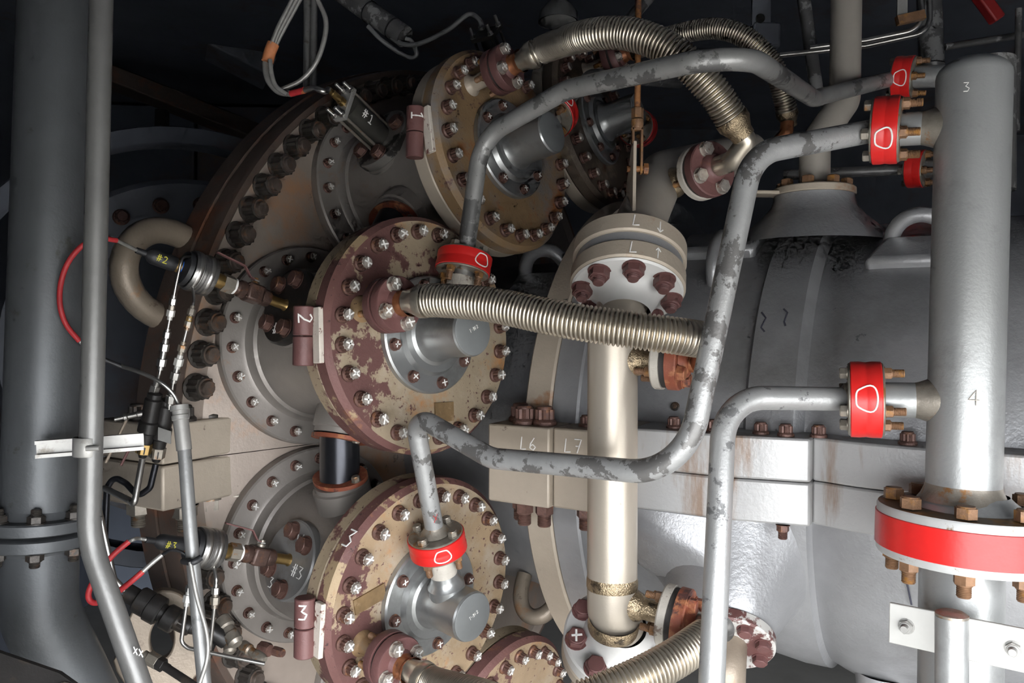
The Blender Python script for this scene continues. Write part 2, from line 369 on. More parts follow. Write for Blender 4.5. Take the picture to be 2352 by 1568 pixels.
# ------------------------------------------------------------------ chalk writing: strokes on a unit box
GL = {
 '0': [[(.3, 0), (.05, .3), (.1, .8), (.4, 1), (.6, .7), (.6, .25), (.3, 0)]],
 '1': [[(.1, .75), (.35, 1), (.35, 0)], [(.1, 0), (.6, 0)]],
 '2': [[(.05, .8), (.3, 1), (.55, .8), (.4, .4), (.05, 0), (.65, .05)]],
 '3': [[(.05, .95), (.55, .95), (.25, .58), (.6, .35), (.45, .05), (.05, .05)]],
 '4': [[(.5, 0), (.5, 1), (.05, .35), (.7, .35)]],
 '5': [[(.6, 1), (.15, 1), (.1, .6), (.5, .55), (.55, .15), (.05, 0)]],
 '6': [[(.5, 1), (.15, .5), (.1, .15), (.4, 0), (.6, .25), (.35, .45), (.1, .3)]],
 '7': [[(.05, 1), (.6, 1), (.25, 0)], [(.15, .5), (.5, .5)]],
 '8': [[(.3, .5), (.1, .75), (.35, 1), (.55, .75), (.1, .25), (.3, 0), (.6, .25), (.3, .5)]],
 '9': [[(.55, .6), (.2, .5), (.1, .8), (.4, 1), (.55, .7), (.4, 0)]],
 '#': [[(.2, 0), (.3, 1)], [(.45, 0), (.55, 1)], [(0, .35), (.7, .35)], [(.05, .68), (.75, .68)]],
 'L': [[(.2, 1), (.1, 0), (.6, .05)]], 'V': [[(.0, 1), (.3, 0), (.75, .85)]], '.': [[(.2, 0), (.28, .06)]],
 'v': [[(.3, 1), (.3, 0)], [(.08, .3), (.3, 0), (.55, .3)]], '^': [[(.3, 0), (.3, 1)], [(.08, .7), (.3, 1), (.55, .7)]],
 'x': [[(.1, .1), (.6, .9)], [(.1, .9), (.6, .1)]], 'T': [[(.05, 1), (.65, 1)], [(.35, 1), (.35, 0)]], 'U': [[(.1, 1), (.1, .2), (.35, 0), (.6, .2), (.6, 1)]],
 'R': [[(.1, 0), (.1, 1), (.5, .9), (.5, .6), (.1, .5), (.6, 0)]], 'B': [[(.1, 0), (.1, 1), (.5, .85), (.45, .55), (.1, .5), (.6, .3), (.5, .05), (.1, 0)]],
 'I': [[(.3, 0), (.3, 1)]], 'N': [[(.1, 0), (.1, 1), (.6, 0), (.6, 1)]], 'E': [[(.6, 1), (.1, 1), (.1, 0), (.6, 0)], [(.1, .5), (.5, .5)]],
 'D': [[(.1, 0), (.1, 1), (.6, .7), (.6, .3), (.1, 0)]], 'A': [[(.05, 0), (.35, 1), (.65, 0)], [(.15, .35), (.55, .35)]],
 'X': [[(.05, 0), (.65, 1)], [(.05, 1), (.65, 0)]], '-': [[(.05, .5), (.6, .5)]], ' ': [], '|': [[(.2, 0), (.2, 1)], [(.5, 0), (.5, 1)]],
 'r': [[(.05, 0), (.1, .7), (.45, .75)]], 'b': [[(.1, 1), (.1, 0), (.5, .1), (.5, .45), (.1, .5)]], 'i': [[(.2, 0), (.2, .6)]], 'n': [[(.05, 0), (.05, .6), (.45, .6), (.5, 0)]],
 'e': [[(.05, .35), (.5, .4), (.3, .65), (.05, .3), (.3, 0), (.55, .1)]], 'u': [[(.05, .6), (.1, .05), (.45, .1), (.5, .6)]], 'd': [[(.5, 1), (.5, 0), (.1, .1), (.1, .45), (.5, .5)]],
 'c': [[(.5, .6), (.1, .5), (.1, .1), (.5, 0)]], 't': [[(.25, 1), (.25, .1), (.45, 0)], [(.05, .65), (.5, .65)]], 'O': [[(.35, 0), (.05, .5), (.35, 1), (.65, .5), (.35, 0)]], 'G': [[(.6, .85), (.3, 1), (.05, .5), (.3, 0), (.6, .15), (.6, .45), (.35, .45)]], 'S': [[(.6, .9), (.2, 1), (.15, .6), (.55, .4), (.5, .05), (.05, .1)]], 'H': [[(.1, 0), (.1, 1)], [(.6, 0), (.6, 1)], [(.1, .5), (.6, .5)]], 'm': [[(.0, 0), (.05, .6), (.3, .5), (.3, 0), (.35, .5), (.6, .6), (.6, 0)]], 'o': [[(.3, 0), (.05, .3), (.3, .6), (.55, .3), (.3, 0)]], 'p': [[(.1, -.4), (.1, .6), (.5, .5), (.5, .15), (.1, .05)]],
 'C': [[(.6, .9), (.3, 1), (.05, .5), (.3, 0), (.6, .1)]],
}
def ribbon(b, pts, wd, nrm):
    """flat chalk stroke lying on a surface, a hair proud of it"""
    n = len(pts); base = len(b.V)
    for i in range(n):
        t = (pts[min(i + 1, n - 1)] - pts[max(i - 1, 0)])
        t = t.normalized() if t.length > 1e-9 else Vector((1, 0, 0)); nn = nrm(pts[i]) if callable(nrm) else nrm
        e = nn.cross(t).normalized() * (wd / 2)
        b.V += [pts[i] - e, pts[i] + nn * .0010 - e * .6, pts[i] + nn * .0010 + e * .6, pts[i] + e]
    for i in range(n - 1):
        k = base + 4 * i
        for j in range(3): b.F.append((k + j, k + j + 1, k + 5 + j, k + 4 + j))
def write(txt, fmap, nrm, size, parent, wd=None, mat='chalk', name='chalk_writing', adv=.85, dense=3):
    """fmap(u, v) -> point on the surface (u right, v up, metres)"""
    b = MB(); x = 0.0; wd = wd or size * .10
    for ch in txt:
        for st in GL.get(ch, []):
            uv = []
            for i in range(len(st) - 1):
                for k in range(dense): uv.append(tuple(st[i][q] + (st[i + 1][q] - st[i][q]) * k / dense for q in (0, 1)))
            uv.append(st[-1])
            ribbon(b, [fmap((x + p[0]) * size, p[1] * size) for p in uv], wd, nrm)
        x += adv if ch not in '.1 I' else adv * .6
    if not b.V: return None
    return b.build(name, M[mat], parent, smooth=0)
def planar(O, X, Y): return lambda u_, v_: O + X * u_ + Y * v_
def oncyl(C0, ax, R, e0, rot=0.0):
    """writing on a cylinder: u runs round it, v along ax; e0 is the radial direction of the start"""
    ax = ax.normalized(); e0 = (e0 - ax * e0.dot(ax)).normalized(); f = ax.cross(e0)
    c, sn = math.cos(rot), math.sin(rot)
    def fm(u_, v_):
        u2, v2 = u_ * c - v_ * sn, u_ * sn + v_ * c
        return C0 + ax * v2 + (e0 * math.cos(u2 / R) + f * math.sin(u2 / R)) * R
    return fm, (lambda p: ((p - C0) - ax * (p - C0).dot(ax)).normalized())
# ================================================================== the enclosure (setting)
def slab(name, mat, c, dx, dy, dz):
    o = MB().box(Vector(c), XX, YY, ZA, dx, dy, dz).build(name, mat); return struct(o)
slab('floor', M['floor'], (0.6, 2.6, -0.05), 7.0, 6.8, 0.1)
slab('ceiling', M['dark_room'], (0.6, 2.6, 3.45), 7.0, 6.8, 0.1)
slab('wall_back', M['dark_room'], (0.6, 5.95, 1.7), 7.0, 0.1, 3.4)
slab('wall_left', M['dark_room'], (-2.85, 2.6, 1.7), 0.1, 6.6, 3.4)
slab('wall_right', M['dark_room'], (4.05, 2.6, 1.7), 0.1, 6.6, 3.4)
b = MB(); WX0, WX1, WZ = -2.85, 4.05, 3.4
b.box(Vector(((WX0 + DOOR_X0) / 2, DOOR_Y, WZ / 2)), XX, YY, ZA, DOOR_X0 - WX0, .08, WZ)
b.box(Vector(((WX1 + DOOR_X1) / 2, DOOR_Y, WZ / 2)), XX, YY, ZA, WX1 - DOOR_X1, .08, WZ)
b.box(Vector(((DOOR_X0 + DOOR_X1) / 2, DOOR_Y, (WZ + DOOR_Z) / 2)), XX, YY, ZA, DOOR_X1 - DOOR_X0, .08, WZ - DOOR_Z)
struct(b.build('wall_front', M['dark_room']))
slab('ground', M['ground'], (0.6, -8.4, -0.06), 40, 16, 0.1)

pn = thing('haze_backing', 'added blue-grey panels standing in for the bluish haze at the back left', 'haze_panel', Vector((-1.8, 4.6, 0)))  # added panels, coloured to lift the dark back left like haze
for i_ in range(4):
    MB().box(Vector((-2.5 + .62 * i_, 5.45, 1.7)), XX, YY, ZA, .60, .06, 3.36).build('backing_panel', M['haze_panel'], pn, bevel=.01)
# ================================================================== arcs round the shaft
def arc_lathe(b, prof, a0, a1, n):
    """prof = (radius, s); swept round the shaft from a0 to a1 degrees"""
    base = len(b.V); m = len(prof)
    for i in range(n + 1):
        dg = a0 + (a1 - a0) * i / n
        for r, s_ in prof: b.V.append(mcyl(s_, r, dg))
    for i in range(n):
        for j in range(m - 1):
            k = base + i * m + j; b.F.append((k, k + 1, k + m + 1, k + m))
    return b
def closed(prof): return prof + [prof[0]]
def arc_solid(b, prof, a0, a1, n):
    base = len(b.V); arc_lathe(b, closed(prof), a0, a1, n); m = len(prof) + 1
    b.F.append(tuple(base + j for j in range(m - 1))); b.F.append(tuple(base + n * m + j for j in reversed(range(m - 1))))
    return b

# ------------------------------------------------------------------ the big wrapper with its bolted rim
wr = thing('turbine_wrapper', 'huge round brown-grey wrapper plate whose bolted rim frames the combustion cans', 'turbine casing', mp(-.2, 0, -1.4))
FACE = [(1.228, 0.0), (1.165, 0.0), (1.155, .008), (.45, .17), (.45, .10), (1.0, -.07), (1.228, -.07)]
for a0, a1, nm in ((0.06, 180, 'upper_face_plate'), (-180, -0.06, 'lower_face_plate')):
    arc_solid(MB(), FACE, a0, a1, 90).build(nm, M['wrapper'], wr)
for a0, a1 in ((0.06, 180), (-180, -0.06)):
    arc_solid(MB(), [(1.247, -.003), (1.250, -.020), (1.250, -.066), (1.228, -.066), (1.228, -.003)], a0, a1, 90).build('front_rim', M['rim'], wr)
    arc_solid(MB(), [(1.256, -.070), (1.256, -.140), (1.15, -.140), (1.15, -.070)], a0, a1, 90).build('rear_rim', M['rim'], wr)
arc_lathe(MB(), [(1.15, -.14), (.92, -.2), (.86, -.42), (.4, -.45)], -180, 180, 96).build('shell', M['beam'], wr)
def ringbolt():
    b = MB(); b.lathe(O0, ZA, [(.036, 0), (.036, .004), (.033, .005)], 20, cap0=False)
    b.prism(star(.0265, .0305, 12), ZA * .005, XX, YY, ZA, .036); b.lathe(O0, ZA, [(.026, .041), (.024, .046)], 20, cap0=False)
    b.lathe(O0, ZA, [(.0190, .046), (.0190, .054), (.0170, .057)], 18, cap0=False)
    me = b.mesh('ring_bolt'); me.materials.append(M['bolt_dark']); me.materials.append(M['nut_dark'])
    for p in me.polygons:
        if min(me.vertices[v].co.z for v in p.vertices) > .0455: p.material_index = 1
    return me
M['nut_dark'] = paint('worn_stud_end', (.12, .095, .08), .5, .4, .3, 40, [((.20, .10, .055), .6, 30, 5, .08)])
RBM = ringbolt()
for k in range(26):
    place(RBM, 'rim_bolt', wr, mcyl(.0, 1.197, 8.636 + 4 * k), AX, spin=random.uniform(0, 1))
for k in range(14):
    place(RBM, 'rim_bolt', wr, mcyl(.0, 1.197, -10.6 - 4 * k), AX, spin=random.uniform(0, 1))
# the ears of the horizontal joint
for sg, nm in ((1, 'upper_joint_ear'), (-1, 'lower_joint_ear')):
    b = MB(); b.prism([(-.23, 1.06), (.022, 1.05), (.022, 1.292), (-.23, 1.292)], mp(0, 0, sg * .002), AX, NR, UP * sg, .096 if sg > 0 else .108)
    b.build(nm, M['beige'], wr, bevel=.006)
B12E = bolt12_mesh('ear_bolt', .030, .040, M['bolt_dark'])
NUTE = hexbolt_mesh('ear_nut', .030, .034, M['nut_steel'], .03, .02)
for s_, n_ in ((.0, 1.215), (-.015, 1.13), (-.13, 1.25), (-.16, 1.20)):
    place(B12E, 'ear_bolt', wr, mp(s_, n_, .098), UP); place(NUTE, 'ear_nut', wr, mp(s_, n_, -.110), -UP, spin=s_ * 9)
place(NUTE, 'ear_nut', wr, mp(.0, 1.06, -.110), -UP)
# heavy lifting eye on the rim
def handle(b, p0, p1, out, r, n=20, seg=14, bulge=1.0):
    c = (p0 + p1) / 2; hw = (p0 - p1) / 2; pts = []
    for i in range(n + 1):
        t = math.pi * i / n; pts.append(c + hw * math.cos(t) + out * (math.sin(t) ** .8 * bulge))
    b.tube(pts, r, seg); return b
handle(MB(), mcyl(-.125, 1.235, 27.0), mcyl(-.125, 1.235, 16.6), (NR * math.cos(rad(22)) + UP * math.sin(rad(22))) * .15, .034).build('lifting_eye', M['lug'], wr)
write('||', planar(mp(.016, 1.085, .40), -NR, UP), AX, .035, wr, .003)
# plate lug with an oval eye low on the wrapper
ol = [(.085 * math.cos(t) * (1.25 if math.sin(t) < 0 else 1), 0.125 * math.sin(t)) for t in [2 * math.pi * k / 28 for k in range(28)]]
b = MB(); P0 = at(372, 1478, 1.86); nn = Vector((.35, -.93, 0)).normalized(); xx = nn.cross(ZA) * -1
n = len(ol); inn = [(.026 * math.cos(t), .048 * math.sin(t) + .01) for t in [2 * math.pi * k / 28 for k in range(28)]]
for z_ in (0, .03):
    for q in (ol, inn):
        for px, py in q: b.V.append(P0 + xx * px + ZA * py - nn * z_)
for i in range(n):
    j = (i + 1) % n
    b.F += [(i, j, n + j, n + i), (2 * n + i, 3 * n + i, 3 * n + j, 2 * n + j), (i, 2 * n + i, 2 * n + j, j), (n + i, n + j, 3 * n + j, 3 * n + i)]
b.build('eye_plate', M['lug'], wr, bevel=.004)

# far dark flange of the exhaust side
ex = thing('exhaust_flange', 'dark bolted flange arc in the gloom behind the lifting eye', 'flange', at(430, 900, 3.2))
EO = at(455, 800, 3.1); EN = (AX * .7 + NR * .35).normalized()
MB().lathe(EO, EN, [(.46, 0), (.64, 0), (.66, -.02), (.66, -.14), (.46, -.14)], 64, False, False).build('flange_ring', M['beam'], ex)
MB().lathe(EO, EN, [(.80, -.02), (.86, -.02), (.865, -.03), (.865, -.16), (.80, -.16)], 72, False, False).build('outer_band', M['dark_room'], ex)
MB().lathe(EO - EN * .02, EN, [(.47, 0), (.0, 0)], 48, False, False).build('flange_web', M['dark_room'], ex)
exx, exy = perp(EN)
for k in range(24):
    t = 2 * math.pi * k / 24; place(B12J, 'flange_bolt', ex, EO + (exx * math.cos(t) + exy * math.sin(t)) * .56, EN)

# ------------------------------------------------------------------ compressor casing, upper and lower half
up_c = thing('upper_compressor_casing', 'upper half of the silver-painted compressor casing above the horizontal joint', 'casing', mp(1.3, 0, 0.0))
lo_c = thing('lower_compressor_casing', 'lower half of the silver-painted compressor casing below the horizontal joint', 'casing', mp(1.3, 0, -.7))
PROF = [(.54, .15), (.555, .45), (.60, .66), (.605, .85), (.605, 1.215), (.615, 1.222), (.628, 1.226), (.628, 1.332), (.622, 1.34), (.600, 1.352), (.600, 1.385), (.612, 1.41), (.622, 1.44), (.625, 1.50), (.625, 2.3)]
PROFL = [(.54, .15), (.555, .45), (.60, .66), (.605, .85), (.605, 1.10), (.615, 1.20), (.628, 1.30), (.628, 1.362), (.618, 1.366), (.610, 1.372), (.622, 1.40), (.640, 1.45), (.645, 1.55), (.63, 1.9), (.62, 2.3)]
arc_lathe(MB(), PROF, 0, 180, 72).build('shell', M['silver'], up_c)
arc_lathe(MB(), PROFL, -180, 0, 72).build('shell', M['silver'], lo_c)
for own, a0, a1 in ((up_c, 6.2, 173), (lo_c, -173, -6.2)):
    arc_solid(MB(), [(.737, .695), (.742, .70), (.742, .765), (.737, .770), (.55, .770), (.55, .695)], a0, a1, 80).build('vertical_flange', M['beige'], own)
    arc_solid(MB(), [(.735, .772), (.735, .838), (.728, .843), (.55, .843), (.55, .772)], a0, a1, 80).build('vertical_flange', M['silver'], own)
    arc_solid(MB(), [(.665, .843), (.66, .868), (.55, .868), (.55, .843)], a0, a1, 80).build('flange_fillet', M['silver'], own)
# joint flange, cut in blocks as cast
SEG = [((.655, .825, .842), 'beige'), ((.827, .985, .826), 'beige'), ((.985, 1.385, .738), 'stained'), ((1.385, 2.3, .705), 'stained')]
def joint_poly(k, s0, s1, n1):
    if k == 2: return [(s0, .5), (s0, n1), (s0 + .09, n1 - .004), (s1 - .16, n1 - .002), (s1 - .02, n1 - .028), (s1, n1 - .034), (s1, .5)]
    if k == 3: return [(s0, .5), (s0, n1 - .03), (s0 + .03, n1 - .022), (s0 + .09, n1 - .002), (s0 + .2, n1 + .012), (s1, n1 + .02), (s1, .5)]
    return [(s0, .5), (s0, n1), (s1, n1), (s1, .5)]
for k, ((s0, s1, n1), mk) in enumerate(SEG):
    MB().prism(joint_poly(k, s0, s1, n1), mp(0, 0, .0012), AX, NR, UP, .094).build('joint_flange', M[mk], up_c, bevel=.005)
    MB().prism(joint_poly(k, s0, s1, n1 - (.004 if k > 1 else 0)), mp(0, 0, -.0012), AX, NR, -UP, .094).build('joint_flange', M[mk], lo_c, bevel=.005)
JB = [(.70, .76), (.71, .69), (.735, .80), (.785, .79), (.885, .765), (.955, .70), (1.075, .685), (1.17, .69), (1.275, .68), (1.33, .685), (1.395, .665), (1.57, .68), (1.70, .68), (1.80, .68)]
NUTJ = hexbolt_mesh('joint_nut', .023, .030, M['bolt'], .028, .017)
NUTS = hexbolt_mesh('joint_nut_small', .0135, .016, M['bolt'], .016, .010)
B12L = bolt12_mesh('joint_bolt_small', .0185, .027, M['bolt'])
for i, (s_, n_) in enumerate(JB):
    place(B12J if i < 4 else B12L, 'joint_bolt', up_c, mp(s_, n_, .0955), UP, spin=i)
    if s_ < .97 or abs(s_ - 1.33) < .02: place(NUTJ if s_ < .97 else NUTS, 'joint_nut', lo_c, mp(s_, n_ + (.02 if s_ > 1.2 else 0), -.0955), -UP, spin=i)
# socket screws in the shells
SOCK = bolt12_mesh('socket_screw', .0115, .010, M['bolt_dark'])
for s_, dg, own in ((.655, 14.5, up_c), (.91, 14, up_c), (1.045, 13.0, up_c), (1.06, 30, up_c), (.885, -17, lo_c), (.885, -23, lo_c), (.885, -29, lo_c)):
    r_ = .598 if s_ < .7 else .605
    scr = place(SOCK, 'socket_screw', own, mcyl(s_, r_, dg), NR * math.cos(rad(dg)) + UP * math.sin(rad(dg)))
write('25.30', oncyl(MC + AX * .628, AX, .598, NR * math.cos(rad(25)) + UP * math.sin(rad(25)), rad(90))[0], lambda p: ((p - MC) - AX * (p - MC).dot(AX)).normalized(), .030, up_c, .003)
write('25.40', oncyl(MC + AX * .622, AX, .598, NR * math.cos(rad(20.5)) + UP * math.sin(rad(20.5)), rad(90))[0], lambda p: ((p - MC) - AX * (p - MC).dot(AX)).normalized(), .030, up_c, .003)
write('L6', planar(mp(.745, .8425, .040), AX, UP), NR, .030, up_c, .003)
write('L7', planar(mp(.855, .8265, .040), AX, UP), NR, .032, up_c, .003)
for own, s0_, dg0, sq in ((up_c, 1.235, 36, ((0, 0), (.012, -1.5), (.004, -4), (.018, -5.5))), (up_c, 1.285, 37, ((0, 0), (.010, -1), (.006, -3.5), (.012, -5))), (lo_c, 1.13, -9.5, ((0, 0), (.008, -3), (.002, -6), (.012, -8.5), (.022, -8))), (lo_c, 1.56, -16, ((0, 0), (.01, -4), (.018, -9)))):
    b = MB(); pts = []
    for i in range(len(sq) - 1):
        for k in range(4): pts.append(mcyl(s0_ + sq[i][0] + (sq[i + 1][0] - sq[i][0]) * k / 4, .6285 if s0_ < 1.4 and own is up_c else (.6485 if s0_ > 1.4 else .618), dg0 + sq[i][1] + (sq[i + 1][1] - sq[i][1]) * k / 4))
    ribbon(b, pts, .004, lambda p: ((p - MC) - AX * (p - MC).dot(AX)).normalized()); b.build('dark_scrape', M['dark_ink'], own, smooth=0)
# lifting loops cast on the shells
def radial(dg): return NR * math.cos(rad(dg)) + UP * math.sin(rad(dg))
handle(MB(), mcyl(.455, .55, 58), mcyl(.610, .57, 58), radial(60) * .105, .022).build('lifting_loop', M['silver'], up_c)
MB().box(mcyl(.56, .575, 50), AX, radial(140), radial(50), .24, .16, .03).build('loop_pad', M['silver'], up_c, bevel=.008)
handle(MB(), mcyl(1.085, .59, 66), mcyl(1.085, .59, 48), radial(57) * .09, .019).build('lifting_loop', M['silver'], up_c)
handle(MB(), mcyl(1.50, .60, 60), mcyl(1.635, .60, 60), radial(58) * .10, .019).build('lifting_loop', M['silver'], up_c)
MB().prism([(-.10, -.05), (.14, -.05), (.14, .06), (-.06, .06)], mcyl(1.55, .60, 54), AX, radial(144), radial(54), .05).build('loop_pad', M['silver'], up_c, bevel=.014)
MB().prism([(-.10, -.07), (.12, -.07), (.12, .07), (-.10, .07)], mcyl(1.05, .585, 66), AX, radial(156), radial(66), .05).build('loop_pad', M['silver'], up_c, bevel=.014)
handle(MB(), mcyl(.49, .57, -50), mcyl(.625, .57, -50), radial(-54) * .12, .024).build('lifting_loop', M['lug'], lo_c)
# tapering cast nose under the joint
b = MB()
for s_, dh, dn in ((.96, 0, 0), (1.17, -.075, .0), (1.205, -.085, -.025)):
    for n_, h_ in ((.56, -.085), (.700 + dn, -.085), (.722 + dn, -.125 + dh), (.700 + dn, -.165 + dh), (.650 + dn, -.25 + dh * .8), (.56, -.30 + dh * .5)): b.V.append(mp(s_, n_, h_))
for i in range(2):
    for j in range(6): k = i * 6 + j; k2 = i * 6 + (j + 1) % 6; b.F.append((k, k2, k2 + 6, k + 6))
b.F += [tuple(range(6)), tuple(range(17, 11, -1))]
b.build('cast_nose', M['silver'], lo_c, bevel=.018, smooth=50)
# extraction boss low on the casing, flaring towards its flange
EB = at(1672, 1470, 1.80); ED = Vector((-.25, -.72, -.62)).normalized()
MB().lathe(EB, ED, [(.24, -.24), (.185, -.17), (.14, -.10), (.112, -.05), (.095, -.026), (.09, -.02)], 40, False, False).build('extraction_boss', M['silver'], lo_c, smooth=60)
arc_solid(MB(), [(.60, 1.02), (.665, 1.06), (.70, 1.12), (.70, 1.17), (.665, 1.23), (.60, 1.30)], -40, -16, 16).build('boss_ridge', M['silver'], lo_c, smooth=60)
MB().lathe(mcyl(1.50, .66, -62), -ZA, [(.07, -.05), (.062, .03), (.06, .06), (.085, .065), (.085, .10)], 28, False).build('drain_boss', M['silver'], lo_c)
MB().lathe(mcyl(1.80, .66, -58), -ZA, [(.09, -.05), (.08, .03), (.08, .10)], 28, False).build('drain_boss', M['silver'], lo_c)
# top bleed neck
NK = at(1868, 522, 2.18)
MB().lathe(NK, ZA, [(.21, -.05), (.165, .0), (.132, .03), (.112, .055), (.106, .075), (.106, .084)], 40, False).build('bleed_neck', M['silver'], up_c, smooth=60)

# extraction flange beside the tall pipe's foot
ef = thing('extraction_flange', 'rust-blotched white flange on the lower casing, half behind the straight grey pipe', 'flange', EB)
M['blotched'] = paint('blotched_white', (.55, .53, .50), .1, .5, .06, 10, [((.13, .055, .05), .53, 16, 7, .02), ((.30, .12, .05), .66, 14, 6, .03)], .1, 120)
MB().lathe(EB, ED, [(.100, -.02), (.104, -.016), (.104, .006), (.100, .010), (.045, .010)], 48).build('flange_plate', M['blotched'], ef)
ex_, ey_ = perp(ED)
HX16 = hexbolt_mesh('hex_bolt', .0165, .016, M['maroon'])
for k in range(8):
    t = 2 * math.pi * (k + .35) / 8; place(HX16, 'flange_bolt', ef, EB + (ex_ * math.cos(t) + ey_ * math.sin(t)) * .080 + ED * .010, ED)
MB().tube(fillet([EB + ED * .01, EB + ED * .07, EB + Vector((-.02, -.05, -.45))], .05), .043, 24).build('brown_pipe', M['lug'], ef)
# ================================================================== combustion cans
CANS = [(54, 1, 'cover_orange', 'topmost'), (18, 2, 'cover_tan', 'middle'), (-18, 3, 'cover_tan', 'lower'), (-54, 4, 'cover_tan', 'lowest'), (90, 10, 'cover_dark', 'rear')]
CANNAME = {1: 'upper', 2: 'middle', 3: 'lower', 4: 'bottom', 10: 'rear'}
M['peeling'] = paint('peeling_white', (.62, .56, .49), .05, .6, .08, 30, [((.17, .075, .06), .57, 34, 8, .02)], .3, 160)
HEXF = hexbolt_mesh('detector_bolt', .021, .020, M['bolt'])
HEXN = hexbolt_mesh('nozzle_bolt', .0135, .012, M['bolt'])
PF = hexbolt_mesh('purge_bolt', .0155, .014, M['bolt_end'])
TPB = hexbolt_mesh('tape_bolt', .0110, .014, M['nut_steel'])
TPN = hexbolt_mesh('tape_nut', .0110, .013, M['nut_rust'], .020, .0075)
def polar(B, ax, t, e1, e2, r, deg): return B + ax * t + (e1 * math.cos(rad(deg)) + e2 * math.sin(rad(deg))) * r
COVER_T = .478
def taped_joint(name, label, O, ax, R, th, parent_group=None, nb=4, ring_dir=None, bolt_phase=0.0, tape='red_tape', ring=True, heads=True, gap=True):
    """pair of round flanges wrapped in tape, centred on O"""
    ax = ax.normalized(); t = thing(name, label, 'flange', O, parent_group); x, y = perp(ax)
    for sg in (1, -1):
        MB().lathe(O, ax * sg, [(R * .96, .001), (R * .96, th / 2), (R * .93, th / 2 + .002), (.0215, th / 2 + .002)], 40, False, False).build('flange_plate', M['nut_steel'], t)
    MB().lathe(O, ax, [(R * .97, -th * .47), (R, -th * .44), (R * 1.004, -th * .2), (R * .988, -th * .04), (R * .982, 0), (R * .988, th * .04), (R * 1.004, th * .2), (R, th * .44), (R * .97, th * .47)], 48, False, False).build('red_tape', M[tape], t)
    for k in range(nb):
        a_ = bolt_phase + 2 * math.pi * k / nb; d = (x * math.cos(a_) + y * math.sin(a_)) * (R * .74)
        place(TPB, 'bolt_head', t, O + d - ax * (th / 2 + .002), -ax, spin=k); place(TPN, 'bolt_nut', t, O + d + ax * (th / 2 + .002), ax, spin=k * 2)
    if ring and ring_dir is not None:
        vd = (CAM - O).normalized(); fm, nm = oncyl(O, ax, R * 1.006, vd + ring_dir)
        pts = [fm(math.cos(q) * th * (.40 + .05 * math.sin(3 * q)), math.sin(q) * th * (.36 + .05 * math.cos(2 * q))) for q in [2 * math.pi * k / 26 for k in range(27)]]
        b = MB(); ribbon(b, pts, .0032, nm); b.build('chalk_ring', M['chalk'], t, smooth=0)
    return t
def purge_flange(O, ax, t, mats=('maroon', 'maroon'), R=.060, x0=0, spinph=.4):
    """two small flanges face to face with a dark gasket, bolts on the far face"""
    MB().lathe(O, ax, [(.022, 0), (R * .97, 0), (R, .003), (R, .022), (.022, .022)], 36, False, False).build('flange_plate', M[mats[0]], t)
    MB().lathe(O, ax, [(R * .90, .022), (R * .90, .031)], 36, False, False).build('gasket', M['gasket'], t)
    MB().lathe(O, ax, [(.022, .031), (R, .031), (R, .050), (R * .97, .053), (.034, .053), (.028, .062), (.0, .062)], 36, False, False).build('flange_plate', M[mats[1]], t)
    x, y = perp(ax)
    for k in range(4):
        a_ = spinph + k * math.pi / 2; p = O + (x * math.cos(a_) + y * math.sin(a_)) * R * .72
        bo = place(PF, 'flange_bolt', t, p + ax * .053, ax, spin=k)
        c = bpy.data.objects.new('chalk_cross', XS_P[k % 4]); COL.objects.link(c); c.parent = bo
        place(TPN, 'flange_nut', t, p, -ax, spin=k)
XS_P = [cross_mesh('chalk_cross_purge', .0115, .014, k + 5) for k in range(4)]
XS_N = [cross_mesh('chalk_cross_nozzle', .009, .012, k + 9) for k in range(4)]
TIPS = {}
